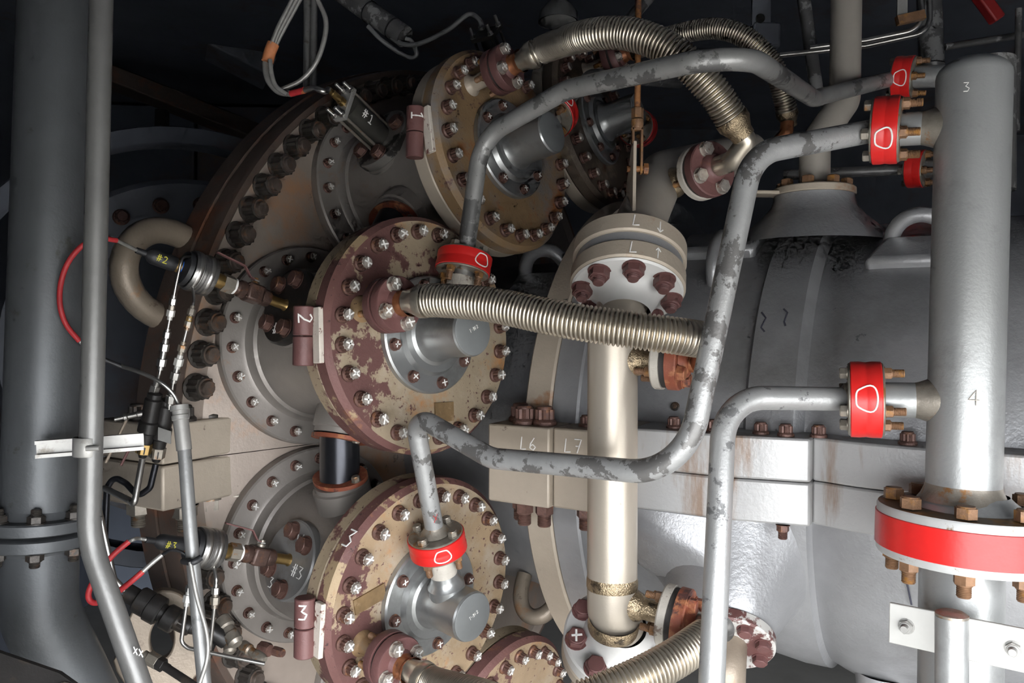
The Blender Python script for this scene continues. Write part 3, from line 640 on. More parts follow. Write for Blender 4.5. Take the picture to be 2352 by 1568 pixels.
for deg, num, cm, word in CANS:
    B, ax, er, tan = canframe(deg); cn = CANNAME[num]
    zz = (ZA - ax * ax.z).normalized(); rt = zz.cross(ax)      # upright frame in the plane of the cover
    full = num in (1, 2, 3)
    # ---------------- can body with its base flange
    can = thing('combustion_can', f'{cn} grey combustion can bolted to the wrapper plate by its round base flange', 'combustion can', B, 'combustion cans round the wrapper')
    MB().lathe(B, ax, [(.272, -.040), (.276, -.032), (.276, -.008), (.272, -.003), (.222, 0), (.213, .004), (.207, .012), (.204, .030), (.196, .036), (.196, .385)], 72, False, False).build('can_body', M['can'], can, smooth=28)
    MB().lathe(B, ax, [(.281, -.060), (.281, -.041), (.20, -.041)], 72, False, False).build('base_gasket', M['black'], can)
    ph = {1: 128.2211, 2: 91.9082, 3: 73.09, 4: 70, 10: 90}[num]
    for k in range(20 if num != 10 else 0):
        dg = ph + 18 * k; p = B - ax * .003 + (rt * math.cos(rad(dg)) + zz * math.sin(rad(dg))) * .2455
        bo = place(B12S, 'base_bolt', can, p, ax, spin=k)
        if num < 4:
            c = bpy.data.objects.new('chalk_cross', XS[k % 4]); COL.objects.link(c); c.parent = bo
    # cross-fire bosses above and below the body
    for sg in (1, -1):
        MB().lathe(B + ax * .21, tan * sg, [(.072, .15), (.072, .235), (.066, .238), (.066, .25)], 36, False).build('crossfire_boss', M['can'], can)
    # ---------------- end cover
    lab = {1: 'orange-brown round end cover on the upper can, above the red-taped elbow', 2: 'rusty tan and maroon round end cover on the middle can', 3: 'rusty maroon and tan round end cover on the lower can, marked 3', 4: 'rusty round end cover cut off by the bottom edge of the picture', 10: 'dark brown round end cover half hidden behind the upper can'}[num]
    cov = thing('end_cover', lab, 'end cover', B + ax * COVER_T, 'combustion can end covers')
    T = COVER_T
    MB().lathe(B, ax, [(.19, T - .098), (.276, T - .098), (.281, T - .092), (.281, T - .056), (.277, T - .052), (.18, T - .052)], 72, False, False).build('can_flange', M['beige' if num in (1, 10) else 'cover_tan'], cov)
    MB().lathe(B, ax, [(.18, T - .051), (.280, T - .051), (.2845, T - .046), (.2845, T - .014), (.272, T)], 72, False, False).build('cover_rim', M['cover_maroon' if num in (2, 3, 4) else ('cover_orange' if num == 1 else 'cover_dark')], cov)
    fmat = M[cm]
    if num in (2, 3, 4):
        c_ = B + ax * T; dv_ = {2: -rt * 1.1 + zz * .3, 3: -rt * 1.0 - zz * .55, 4: -rt}[num] * .62
        fmat = paint('cover_face_rust_%d' % num, {2: (.34, .27, .185), 3: (.34, .245, .15), 4: (.34, .245, .155)}[num], .12, .55, .14, 7, [((.40, .33, .25), .57, 6, 6, .08), ((.42, .20, .075), .62, 6, 8, .06), (MAROON, .60, 7, 12, .012), ((.11, .05, .045), .635, 70, 4, .02)], .25, 130, bias=(2, tuple(c_), tuple(dv_)))
    MB().lathe(B, ax, [(.272, T), (.10, T), (.0, T)], 72, False, False).build('cover_face', fmat, cov)
    ph = {1: 120.507, 2: 80.9187, 3: 116.2396, 4: 107.2552, 10: 100}[num]
    for k in range(24):
        dg = ph + 15 * k; p = B + ax * T + (rt * math.cos(rad(dg)) + zz * math.sin(rad(dg))) * .2455
        bo = place(B12, 'cover_bolt', cov, p, ax, spin=k)
        if num != 10:
            c = bpy.data.objects.new('chalk_cross', XB[k % 4]); COL.objects.link(c); c.parent = bo
    # ---------------- fuel nozzle
    lab = {1: 'bare grey fuel nozzle on the orange-brown upper cover', 2: 'bare grey fuel nozzle partly under the ribbed hose on the middle cover', 3: 'bare grey fuel nozzle with round blank end on the lower cover', 4: 'bare grey fuel nozzle low on the bottom cover', 10: 'bare grey fuel nozzle on the dark rear cover'}[num]
    if num != 4:
        nz = thing('fuel_nozzle', lab, 'fuel nozzle', B + ax * T, 'fuel nozzles on the end covers')
        MB().lathe(B, ax, [(.140, T + .001), (.140, T + .014), (.136, T + .018), (.098, T + .018), (.094, T + .024), (.090, T + .030), (.074, T + .030), (.066, T + .034), (.060, T + .044), (.0575, T + .060), (.0575, T + .150), (.055, T + .154)], 56).build('nozzle_body', M['nozzle'], nz, smooth=25)
        MB().lathe(B, ax, [(.0548, T + .154), (.0548, T + .1555), (.052, T + .1565), (.0, T + .1565)], 40, False, False).build('end_cap', M['cap'], nz)
        for k in range(8):
            dg = 12 + 45 * k; p = B + ax * (T + .018) + (rt * math.cos(rad(dg)) + zz * math.sin(rad(dg))) * .117
            bo = place(HEXN, 'nozzle_bolt', nz, p, ax, spin=k)
            c = bpy.data.objects.new('chalk_cross', XS_N[k % 4] if k else XS_N[0]) if num != 10 else None
            if c: COL.objects.link(c); c.parent = bo
        BO = B + ax * (T + .082)
        MB().lathe(BO, tan, [(.043, .03), (.043, .062), (.036, .070), (.031, .082), (.031, .150)], 32, False, False).build('inlet_branch', M['nozzle'], nz)
        if num in (2, 3): MB().lathe(BO, tan, [(.0318, .092), (.0318, .135)], 32, False, False).build('paper_tag', M['dirty_white'], nz)
        if num in (2, 3): write('T-1N 2', planar(B + ax * (T + .1568) + zz * -.005 + rt * -.01, rt * .9 + zz * .45, zz * .9 - rt * .45), ax, .008, nz, .0008, adv=.7)
        lab = {1: 'red-taped flange seen edge-on beyond the upper fuel nozzle', 2: 'red-taped flange at the top of the middle cover, under the arching pipe', 3: 'red-taped flange with a chalk ring in front of the lower cover', 10: 'dim red-taped flange behind the rusty turnbuckle fork'}[num]
        FO = BO + tan * .172
        rd = {1: Vector((0, 0, 0)), 2: Vector((.75, .1, 0)), 3: Vector((.08, 0, 0)), 10: Vector((0, 0, 0))}[num]
        taped_joint('taped_flange', lab, FO, -tan, .0655, .046, 'red-taped pipe flanges', 4, rd, .5, ring=num in (1, 2, 3))
        TIPS[num] = (FO, tan, ax)
    # ---------------- purge connection on the outer side of the cover
    if num != 4:
        PO = B + ax * T + er * .197
        lab = {1: 'maroon purge flange pair high on the orange-brown cover', 2: 'maroon purge flange pair at the left of the middle cover', 3: 'maroon purge flange pair at the lower left of the bottom-most full cover', 10: 'dark purge flange pair on the rear cover'}[num]
        pf = thing('purge_flange', lab, 'flange', PO, 'purge flanges on the covers')
        MB().lathe(PO, ax, [(.031, -.001), (.028, .005), (.022, .011), (.0205, .016), (.0205, .082)], 28, False, False).build('stub', M['beige' if num in (1, 10) else 'cover_orange'], pf)
        purge_flange(PO + ax * .080, ax, pf)
        MB().lathe(PO + ax * .138, ax, [(.030, 0), (.026, .008), (.024, .02), (.030, .030), (.030, .034)], 28, False, False).build('reducer', M['copper'], pf)
        TIPS[('p', num)] = (PO + ax * .168, ax)
    # ---------------- hinge knuckle
    if full:
        HO = B + ax * .425 - rt * .304 - zz * {1: 0, 2: .004, 3: .014}[num]
        hg = thing('cover_hinge', f'maroon upright hinge barrel chalked {num} beside the {cn} cover', 'hinge', HO, 'cover hinge barrels')
        hh = .064; hr = .0225
        MB().lathe(HO, ZA, [(hr - .002, .0008), (hr, .003), (hr, hh - .002), (hr - .002, hh)], 28).build('upper_knuckle', M['maroon'], hg)
        MB().lathe(HO, -ZA, [(hr - .002, .0008), (hr, .003), (hr, hh - .002), (hr - .002, hh)], 28).build('lower_knuckle', M['maroon'], hg)
        MB().box(B + ax * .456 - rt * .288 - zz * {1: 0, 2: .004, 3: .014}[num], ax, rt, zz, .026, .012, .120).build('leaf', M['peeling'], hg, bevel=.002)
        fm, nm_ = oncyl(HO + ZA * (.048 if num < 3 else .022), ZA, hr, Vector((-.30, -1, 0)) if num < 3 else Vector((-.45, -1, 0)), rad(-90) if num < 3 else 0)
        write({1: '1', 2: '2', 3: '3'}[num], fm, nm_, .032, hg, .004, adv=.8)
        # ---------------- flame detector boss on the body
        e = {1: (er * .90 - tan * .42), 2: (er * 1.0 + tan * .0), 3: (er * .80 + tan * .60)}[num].normalized()
        tt = {1: .178, 2: .19, 3: .19}[num]; DO = B + ax * tt + tan * {1: 0, 2: .026, 3: -.02}[num] - e * {1: .055, 2: .044, 3: .044}[num]
        MB().lathe(DO, e, [(.098, .10), (.098, .232), (.093, .236), (.093, .238)], 44, False, False).build('detector_boss', M['can'], can)
        dm = {1: 'can', 2: 'black', 3: 'can'}[num]
        df = thing('detector_flange', f'{ {1: "soot-smeared grey", 2: "black oily", 3: "clean grey chalk-marked"}[num] } four-bolt detector flange on the {cn} can', 'flange', DO + e * .24, 'flame detector flanges')
        if num == 1: dmat = paint('sooty_grey', (.20, .185, .17), .35, .45, .1, 8, [((.02, .018, .016), .55, 13, 7, .03)])
        elif num == 2: dmat = M['black']
        else: dmat = paint('clean_grey', (.25, .245, .24), .4, .42, .1, 8, [((.17, .15, .135), .6, 9, 5, .1)])
        MB().lathe(DO, e, [(.094, .239), (.098, .242), (.098, .262), (.094, .266), (.0, .266)], 48, True, False).build('flange_plate', dmat, df)
        ux = (zz - e * zz.dot(e)).normalized(); uy = ux.cross(e)
        angs = {1: (20, 110, 200, 290), 2: (128, 62, 218, 298), 3: (102, 44, 212, 281)}[num]
        for k in range(4):
            p0 = angs[k] - 90 * k
            place(HEXF, 'flange_bolt', df, DO + e * .266 + (uy * math.cos(rad(p0 + 90 * k)) + ux * math.sin(rad(p0 + 90 * k))) * .070, e, spin=k)
        TIPS[('d', num)] = (DO + e * .266, e, ux, uy)
        pm = lambda px, py: planar(DO + e * .2665 + uy * px + ux * py, uy, ux)
        if num == 2: write('#2', pm(-.028, -.072), e, .028, df, .0025)
        if num == 3:
            write('V', pm(.004, .040), e, .036, df, .0035); write('#3', pm(.026, -.03), e, .030, df, .0025); write('3#', pm(-.048, -.080), e, .026, df, .0025)
# numbers chalked on rims and bodies
for num, deg, txt, pos_deg, tt, sz in ((3, -18, '3', 146, COVER_T - .035, .042), (2, 18, '#2', 205, .315, .034)):
    B, ax, er, tan = canframe(deg); zz = (ZA - ax * ax.z).normalized(); rt = zz.cross(ax); R_ = .2845 if num == 3 else .196
    own = [o for o in bpy.data.objects if o.get('label', '').startswith('rusty maroon and tan' if num == 3 else 'middle grey combustion')][0]
    e0 = rt * math.cos(rad(pos_deg)) + zz * math.sin(rad(pos_deg)); fm, nm_ = oncyl(B + ax * tt, ax, R_, e0, rad(90 if num == 3 else 90))
    write(txt, fm, nm_, sz, own, .004)
for num, deg, pts in ((2, 18, (.0, -.205, .062, .05)), (3, -18, (-.135, .035, .075, .026))):
    B, ax, er, tan = canframe(deg); zz = (ZA - ax * ax.z).normalized(); rt = zz.cross(ax); px, py, w_, h_ = pts
    own = [o for o in bpy.data.objects if o.name.startswith('end_cover') and (o.location - (B + ax * COVER_T)).length < .01][0]
    if num == 2: MB().box(B + ax * (COVER_T + .002) + rt * .045 + zz * -.185, rt, zz, ax, .060, .046, .004).build('name_plate', M['nameplate'], own)
    else: MB().box(B + ax * (COVER_T + .002) + rt * -.175 + zz * .035, rt * .97 + zz * .25, zz * .97 - rt * .25, ax, .085, .036, .004).build('name_plate', M['nameplate'], own)
# cross-fire tubes between neighbouring cans
for i, (d0, d1, lab) in enumerate(((18, -18, 'blackened cross-fire tube between the middle and lower cans'), (54, 18, 'dark cross-fire tube between the upper and middle cans'))):
    B0, a0_, _, t0 = canframe(d0); B1, a1_, _, t1 = canframe(d1)
    p = B0 + a0_ * .21 - t0 * .25; q = B1 + a1_ * .21 + t1 * .25; d = (q - p)
    cf = thing('crossfire_tube', lab, 'tube', (p + q) / 2, 'cross-fire tubes')
    MB().tube([p, q], .050, 32).build('tube_shell', M['black_gloss'], cf)
    for (o_, ax_) in ((q - d.normalized() * .012, -t1), (p + d.normalized() * .004, -t0)):
        b = MB(); x, y = perp(ax_); poly = [(.062 * math.cos(t) * (1.35 if True else 1), .062 * math.sin(t)) for t in [2 * math.pi * k / 32 for k in range(32)]]
        xx_ = (a1_ - ax_ * a1_.dot(ax_)).normalized(); yy_ = ax_.cross(xx_)
        b.prism(poly, o_, xx_, yy_, ax_, .010).build('collar', M['rust_red'], cf)
        for sx in (1, -1): place(TPB, 'collar_bolt', cf, o_ + xx_ * .070 * sx - ax_ * .0, -ax_ if o_.z < p.z - .05 else ax_)
# ================================================================== fuel gas header on the right
HD = 1.38; HR = .0595
HX = lambda y, x=None: at(x if x is not None else 2212 + (1130 - y) * .026, y, HD)
hd = thing('gas_header', 'thick upright silver header pipe with a domed top at the right', 'pipe', at(2212, 1700, HD))
top, bot = HX(150), HX(1165)
dr = (top - bot).normalized(); ln = (top - bot).length
prof = [(HR, 0), (HR, ln - .02)] + [(HR * math.cos(t), ln - .02 + .035 * math.sin(t)) for t in [math.pi / 2 * k / 8 for k in range(1, 9)]]
MB().lathe(bot, dr, prof, 48, False).build('header_barrel', M['header'], hd, smooth=50)
MB().lathe(bot, dr, [(HR * 1.22, .012), (HR * 1.12, .02), (HR * 1.02, .034), (HR, .04)], 48, False, False).build('weld_collar', M['nut_steel'], hd)
low0 = bot - dr * .10; low1 = at(2203, 1720, HD)
MB().tube([low0, low1], .0665, 48).build('lower_barrel', M['header'], hd)
fm, nm = oncyl(at(2195, 235, HD), dr, HR, Vector((-.35, -1, 0))); write('3', fm, nm, .016, hd, .0013)
fm, nm = oncyl(at(2205, 925, HD), dr, HR, Vector((-.35, -1, 0))); write('4', fm, nm, .026, hd, .0014, mat='nut_steel')
def stub(own, p, q, r, weld=True):
    MB().tube([p, q], r, 32).build('branch_stub', M['header'], own)
    d = (q - p).normalized()
    if weld: MB().lathe(q, -d, [(r * 1.32, -.012), (r * 1.20, .004), (r * 1.04, .018), (r, .024)], 32, False, False).build('branch_weld', M['nut_steel'], own)
hp = lambda y: bot + dr * ((HX(y) - bot).dot(dr))
S1f = at(1988, 917, 1.44); S2f = at(2036, 299, 1.445); S3f = at(2077, 178, 2.25); S4f = at(2106, 388, 2.27)
e1 = (hp(921) - S1f); stub(hd, S1f + e1.normalized() * .02, hp(921) - e1.normalized() * HR * .92, .0315)
e2 = (hp(288) - S2f); stub(hd, S2f + e2.normalized() * .02, hp(288) - e2.normalized() * HR * .92, .0295)
RD = 1.30
taped_joint('taped_flange', 'large-looking red-taped flange on the lowest branch of the silver header', S1f, e1, .0690, .056, 'red-taped pipe flanges', 4, Vector((0, 0, .02)), .35)
taped_joint('taped_flange', 'bright red-taped flange on the second pipe reaching the silver header', S2f, e2, .0610, .045, 'red-taped pipe flanges', 4, Vector((0, 0, -.25)), .35)
rh = thing('rear_header', 'dim upright pipe in the dark behind the domed header', 'pipe', at(2290, 300, 2.5))
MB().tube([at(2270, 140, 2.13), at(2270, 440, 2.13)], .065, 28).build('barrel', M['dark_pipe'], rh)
e3 = at(2270, 170, 2.13) - S3f; e4 = at(2270, 380, 2.15) - S4f
MB().tube([S3f, S3f + e3], .030, 24).build('branch_stub', M['header'], rh); MB().tube([S4f, S4f + e4], .026, 20).build('branch_stub', M['dark_pipe'], rh)
taped_joint('taped_flange', 'topmost red-taped flange, just above the bright one by the header dome', S3f, e3, .0590, .052, 'red-taped pipe flanges', 4, Vector((0, 0, 0)), .2)
taped_joint('taped_flange', 'shadowed red-taped flange low behind the bright one by the header dome', S4f, e4, .0535, .045, 'red-taped pipe flanges', 4, None, .3, ring=False)
# big taped flange at the header's foot
BF = at(2222, 1222, HD); bfR = .147; bfT = .086; bfd = (dr + Vector((0, 0, 0))).normalized()
bf = thing('taped_flange', 'big red-banded flange with rusty bolts at the foot of the silver header', 'flange', BF, 'red-taped pipe flanges')
rimp = paint('flange_rust_top', (.19, .145, .10), .2, .5, .15, 12, [((.36, .19, .04), .58, 10, 6, .05), ((.42, .42, .41), .66, 9, 6, .03)], .1, 120)
rimw = paint('flange_edge_white', (.50, .50, .49), .2, .45, .08, 12, [((.22, .15, .09), .64, 18, 7, .03)], .05, 120)
for sg, (a_, b_) in ((1, (.001, bfT / 2)), (-1, (.001, bfT / 2))):
    MB().lathe(BF, bfd * sg, [(bfR * .985, a_), (bfR * .985, b_ - .004), (bfR * .97, b_)], 64, False, False).build('flange_edge', rimw, bf)
    MB().lathe(BF, bfd * sg, [(bfR * .97, b_), (HR * 1.06, b_)], 64, False, False).build('flange_face', rimp, bf)
MB().lathe(BF, bfd, [(bfR * .985, -.030), (bfR, -.029), (bfR, .027), (bfR * .985, .028)], 72, False, False).build('red_tape', M['red_tape'], bf)
MB().lathe(BF + bfd * (bfT / 2), bfd, [(HR * 1.45, 0), (HR * 1.35, .008), (HR * 1.18, .016), (HR * 1.05, .024)], 48, False, False).build('weld_neck', M['header'], bf)
HBF = hexbolt_mesh('header_bolt', .0175, .022, M['nut_rust'], washer=False); HNF = hexbolt_mesh('header_nut', .0170, .020, M['nut_rust'], .020, .0115)
x, y = perp(bfd)
for k in range(8):
    a_ = 2 * math.pi * (k + .3) / 8; d = (x * math.cos(a_) + y * math.sin(a_)) * bfR * .80
    place(HBF, 'flange_bolt', bf, BF + d + bfd * bfT / 2, bfd, spin=k); place(HNF, 'flange_nut', bf, BF + d - bfd * bfT / 2, -bfd, spin=k * 2)
# pipe clamp on the lower barrel
cl = thing('pipe_clamp', 'pale bolted clamp plate across the foot of the silver header', 'clamp', at(2200, 1475, 1.28))
cx = (at(2348, 1490, 1.225) - at(2056, 1432, 1.335)); cx.z = 0; cx.normalize(); cz = Vector((0, 0, 1)); cn = cx.cross(cz).normalized()
CM = at(2203, 1462, 1.278)
for c0, c1, yo in ((-.104, -.030, 0), (.012, .104, 0)):
    MB().box(CM + cx * ((c0 + c1) / 2), cx, cz, cn, c1 - c0, .068, .006).build('clamp_plate', M['plate'], cl, bevel=.0015)
MB().box(CM + cx * -.009 - cn * .0, cx, cz, cn, .045, .066, .005).build('clamp_bridge', M['plate'], cl)
HNC = hexbolt_mesh('clamp_nut', .0115, .011, M['galv'], .010, .0065)
front = cn if cn.y < 0 else -cn
for px in (-.077, .075): place(HNC, 'clamp_nut', cl, CM + cx * px + front * .003, front, spin=px * 9)
gp = thing('guard_post', 'capped silver tube standing in front of the clamp plate', 'post', at(2190, 1700, 1.2))
MB().tube([at(2186, 1415, 1.215), at(2186, 1760, 1.215)], .0235, 32, False).build('tube', M['header'], gp)
MB().lathe(at(2186, 1415, 1.215), ZA, [(.0235, 0), (.0235, .004), (.018, .007), (.0, .0075)], 32, False, False).build('end_cap', M['nut_steel'], gp)

# ================================================================== bent fuel pipes
PR = .0212
def pipe(name, label, pts, R, mat, r=PR, grp='bent fuel pipes', collar=None, cat='pipe'):
    t = thing(name, label, cat, pts[-1], grp)
    MB().tube(fillet(pts, R, 14), r, 28).build('pipe_run', M[mat], t)
    return t
FO, tn, _ = TIPS[3]
p3 = pipe('fuel_pipe', 'long looping worn grey pipe from the lower nozzle under the middle cover to the header',
     [FO + tn * .024, at(950, 950, 1.70), at(1128, 1052, 1.58), at(1572, 1092, 1.36), at(1728, 352, 1.38), S2f - e2.normalized() * .024], [.040, .10, .12, .085], 'worn_pipe')
MB().lathe(FO + tn * .026, tn, [(.036, 0), (.030, .006), (.0235, .014), (PR, .018)], 28, False, False).build('weld_neck', M['nut_steel'], p3)
FO, tn, _ = TIPS[2]
p2 = pipe('fuel_pipe', 'flaking grey pipe arching from the middle nozzle over the upper cover to the header',
     [FO + tn * .024, at(1106, 318, 1.88), at(1300, 206, 1.72), at(1702, 118, 1.42), at(1868, 226, 1.98), S3f - e3.normalized() * .025], [.10, .20, .10, .10], 'arch_pipe')
p4 = pipe('fuel_pipe', 'straight silver pipe rising from the bottom edge and bending to the lowest header flange',
     [at(1626, 1760, 1.27), at(1664, 912, 1.40), S1f - e1.normalized() * .024], [.085], 'silver_pipe', .0215)
MB().lathe(S1f - e1.normalized() * .028, -e1, [(.031, 0), (.029, .008), (.0235, .012)], 28, False, False).build('weld_neck', M['nut_steel'], p4)
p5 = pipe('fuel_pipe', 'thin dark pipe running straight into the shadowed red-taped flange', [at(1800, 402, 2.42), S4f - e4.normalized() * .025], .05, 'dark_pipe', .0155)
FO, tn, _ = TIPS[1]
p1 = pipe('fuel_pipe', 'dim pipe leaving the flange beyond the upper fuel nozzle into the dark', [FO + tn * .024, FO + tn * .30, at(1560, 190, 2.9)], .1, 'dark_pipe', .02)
fm, nm = oncyl(at(990, 1190, 1.775), (at(955, 985, 1.70) - at(990, 1190, 1.775)), PR, Vector((.35, -1, 0)))
write('X-2', fm, nm, .018, p3, .0014, mat='red_ink')

# ================================================================== ribbed hoses
def hose(name, label, pts, r, ends=(True, True), grp='ribbed stainless hoses', pitch=.0082, mat='hose'):
    t = thing(name, label, 'hose', pts[len(pts) // 2], grp)
    c = resample(spline(pts, 16), pitch / 6); n = len(c)
    L = pitch; prof = (1.0, .985, .91, .845, .91, .985)
    MB().tube(c, [r * prof[i % 6] for i in range(n)], 28).build('corrugated_tube', M[mat], t, smooth=80)
    for k, (i, j) in enumerate(((0, 4), (-1, -5))):
        if ends[k]:
            d = (c[i] - c[j]).normalized()
            MB().lathe(c[i], d, [(r * 1.0, -.012), (r * 1.02, -.010), (r * 1.02, .004), (r * .92, .010), (r * .72, .026), (r * .70, .038)], 32).build('end_ferrule', M['weld'] if k else M['hose'], t)
    return t, c
HOSE_R = .0345
q, axd = TIPS[('p', 2)]
h2, _ = hose('ribbed_hose', 'ribbed stainless hose crossing from the middle cover in front of the tall cream pipe',
     [q + axd * .035, q + axd * .07 + Vector((.02, 0, -.002)), at(1130, 700, 1.53), at(1300, 735, 1.46), at(1450, 757, 1.43), at(1560, 772, 1.43), at(1618, 781, 1.46)], HOSE_R, (True, False))
q, axd = TIPS[('p', 1)]
h1, c1_ = hose('ribbed_hose', 'ribbed stainless hose arching high above the upper cover and down to the right',
     [q + axd * .035, q + axd * .085, at(1345, 82, 1.74), at(1445, 78, 1.66), at(1545, 118, 1.62), at(1630, 200, 1.62), at(1685, 280, 1.64)], HOSE_R)
q, axd = TIPS[('p', 3)]
h3, _ = hose('ribbed_hose', 'ribbed stainless hose leaving the lower cover past the bottom edge',
     [q + axd * .035, q + axd * .075, at(1100, 1602, 1.45), at(1230, 1640, 1.38), at(1340, 1608, 1.36), at(1455, 1562, 1.38), at(1550, 1512, 1.42), at(1622, 1462, 1.48)], HOSE_R, (True, False))
q, axd = TIPS[('p', 10)]
h4, _ = hose('ribbed_hose', 'dim ribbed hose in the background curving behind the arching grey pipe',
     [q + axd * .03, at(1545, 82, 2.5), at(1640, 66, 2.4), at(1715, 88, 2.35), at(1775, 150, 2.35), at(1800, 225, 2.38), at(1808, 262, 2.4)], .032)
MB().tube(fillet([at(1810, 270, 2.4), at(1806, 305, 2.4), at(1770, 345, 2.42)], .03), .020, 20).build('end_elbow', M['copper'], h4)

# ================================================================== tall cream pipe with its two flanged ends
VD = 1.63; VR = .0515
vp = thing('cream_pipe', 'tall cream-coloured pipe standing between two angled flanges in front of the joint', 'pipe', at(1406, 1400, VD))
UA = Vector((.12, .50, .86)).normalized(); UO = at(1440, 668, VD + .02)       # axis of the upper flange stack
LA = Vector((.03, -.62, .78)).normalized(); LO = at(1422, 1462, VD + .03)      # axis of the lower flange
pipe_pts = fillet([UO - UA * .0, at(1407, 770, VD), at(1406, 1405, VD), LO + LA * .02], [.06, .06], 10)
MB().tube(pipe_pts, VR, 40, False).build('pipe_run', M['cream_pipe'], vp)
for yy, nm_ in ((1337, 'weld_bead'), (1420, 'weld_bead')):
    d = Vector((0, 0, 1)) if yy < 1400 else (LA * .6 + ZA * .4).normalized()
    cpt = at(1406, yy, VD) if yy < 1400 else at(1409, 1432, VD - .004)
    MB().lathe(cpt, d, [(VR * .99, -.014), (VR * 1.025, -.008), (VR * 1.03, 0), (VR * 1.02, .008), (VR * .99, .014)], 40, False, False).build(nm_, M['weld'], vp)
HEXW = hexbolt_mesh('stack_nut', .0215, .021, M['maroon'], .011, .0125)
HEXW2 = hexbolt_mesh('foot_bolt', .0215, .018, M['maroon'])
us = thing('flange_stack', 'thick cream flange stack on the tall pipe, white underside with maroon nuts', 'flange', UO)
MB().lathe(UO, -UA, [(.112, -.004), (.116, .0), (.112, .004), (.082, .006), (.068, .016), (.056, .040), (VR, .055)], 48, False, False).build('white_neck', M['white'], us)
MB().lathe(UO, UA, [(.116, .002), (.120, .006), (.120, .040), (.117, .044)], 56).build('lower_flange', M['beige'], us)
MB().lathe(UO, UA, [(.1135, .045), (.1135, .066)], 56).build('orifice_plate', M['silver'], us)
MB().lathe(UO, UA, [(.117, .067), (.1205, .071), (.1205, .108), (.116, .113)], 56).build('upper_flange', M['beige'], us)
x, y = perp(UA)
for k in range(8):
    a_ = 2 * math.pi * (k + .28) / 8; place(HEXW, 'stack_nut', us, UO + (x * math.cos(a_) + y * math.sin(a_)) * .092 - UA * .004, -UA, spin=k)
vdir = (Vector((0, -1, 0)) - UA * (-UA.y)).normalized()
for txt, tt, ang in (('L', .078, -.02), ('v', .075, .032), ('L', .010, -.022), ('^', .008, .030)):
    fm, nm = oncyl(UO + UA * tt, UA, .1206, vdir); write(txt, (lambda f_, a0_: (lambda u_, v_: f_(u_ + a0_, v_)))(fm, ang), nm, .026, us, .0028)
MB().lathe(UO + UA * .113, UA, [(.070, 0), (.068, .008), (.062, .014), (.058, .018)], 40, False, False).build('weld_bead', M['weld'], us)
# leg above the stack, elbowing away
ub = thing('upper_elbow', 'cream pipe elbow above the flange stack turning away into the dark', 'pipe', UO + UA * .13)
E0 = UO + UA * .12; E1 = at(1520, 400, 1.93); E2 = at(1720, 350, 2.30)
MB().tube(fillet([E0, E1, E2], [.09]), .056, 36).build('pipe_run', M['elbow'], ub)
# lower flange
lf = thing('foot_flange', 'white angled flange with maroon hex bolts at the foot of the tall cream pipe', 'flange', LO)
MB().lathe(LO, LA, [(.112, -.034), (.116, -.030), (.116, -.002), (.112, .002), (.076, .004), (.068, .012), (.060, .030), (VR, .044)], 52, True, False).build('flange_body', M['white'], lf)
MB().lathe(LO, LA, [(.112, -.036), (.116, -.040), (.116, -.066), (.112, -.07)], 52).build('mating_flange', M['beige'], lf)
x, y = perp(LA)
for k in range(8):
    a_ = 2 * math.pi * (k + .12) / 8
    bo = place(HEXW2, 'foot_bolt', lf, LO + (x * math.cos(a_) + y * math.sin(a_)) * .092 + LA * .0025, LA, spin=k)
    if k % 2 == 0:
        c = bpy.data.objects.new('chalk_cross', cross_mesh('chalk_cross_foot', .014, .018, 20 + k)); COL.objects.link(c); c.parent = bo
# small side branches of the cream pipe that meet the hoses
def side_branch(name, label, p, q, mats, R=.055, neck='weld'):
    t = thing(name, label, 'flange', p, 'side branches where the hoses join'); d = (q - p).normalized(); L_ = (q - p).length
    MB().lathe(p, d, [(.036, 0), (.034, .008), (.028, .024), (.022, .032)], 28, False, False).build('welded_boss', M['weld'], t)
    MB().lathe(p, d, [(.022, .028), (.021, L_)], 28, False, False).build('nipple', M[neck], t)
    MB().lathe(q, d, [(.021, 0), (R * .96, 0), (R, .003), (R, .018), (.02, .018)], 36, False, False).build('flange_plate', M[mats[0]], t)
    MB().lathe(q, d, [(R * .93, .0185), (R * .93, .0295)], 36).build('gasket', M['gasket'], t)
    MB().lathe(q, d, [(.02, .030), (R, .030), (R, .050), (R * .96, .053), (.034, .053), (.028, .066), (.022, .070), (.0, .070)], 36, False, False).build('flange_plate', M[mats[1]], t)
    x, y = perp(d)
    for k in range(4):
        a_ = .5 + k * math.pi / 2; pp = q + (x * math.cos(a_) + y * math.sin(a_)) * R * .72
        bo = place(PF if mats[1] != 'rust_red' else PFR, 'flange_bolt', t, pp + d * .053, d, spin=k); place(TPN, 'flange_nut', t, pp, -d, spin=k)
    return q + d * .07, d, t
PFR = hexbolt_mesh('red_bolt', .0155, .016, M['rust_red'])
SD = Vector((.80, -.34, -.10)).normalized()
p, d = at(1448, 828, VD - .012), Vector((.86, -.40, -.02)).normalized()
q1, d1, sb1 = side_branch('side_branch', 'gold-welded branch with a rust-red flange under the crossing hose', p, p + d * .052, ('dirty_white', 'rust_red'))
MB().tube(fillet([q1 - d1 * .006, q1 + d1 * .016, at(1618, 812, 1.49), at(1616, 786, 1.47)], .012), .018, 20).build('hose_elbow', M['copper'], sb1)
p, d = at(1446, 1388, VD - .012), Vector((.84, -.42, -.10)).normalized()
q1, d1, sb2 = side_branch('side_branch', 'gold-welded branch with an orange-rusted flange low on the cream pipe', p, p + d * .070, ('dirty_white', 'rust_red'), .062)
MB().tube(fillet([q1 - d1 * .006, q1 + d1 * .05, at(1655, 1440, 1.50), at(1624, 1460, 1.48)], .03), .024, 20).build('hose_elbow', M['stainless'], sb2)
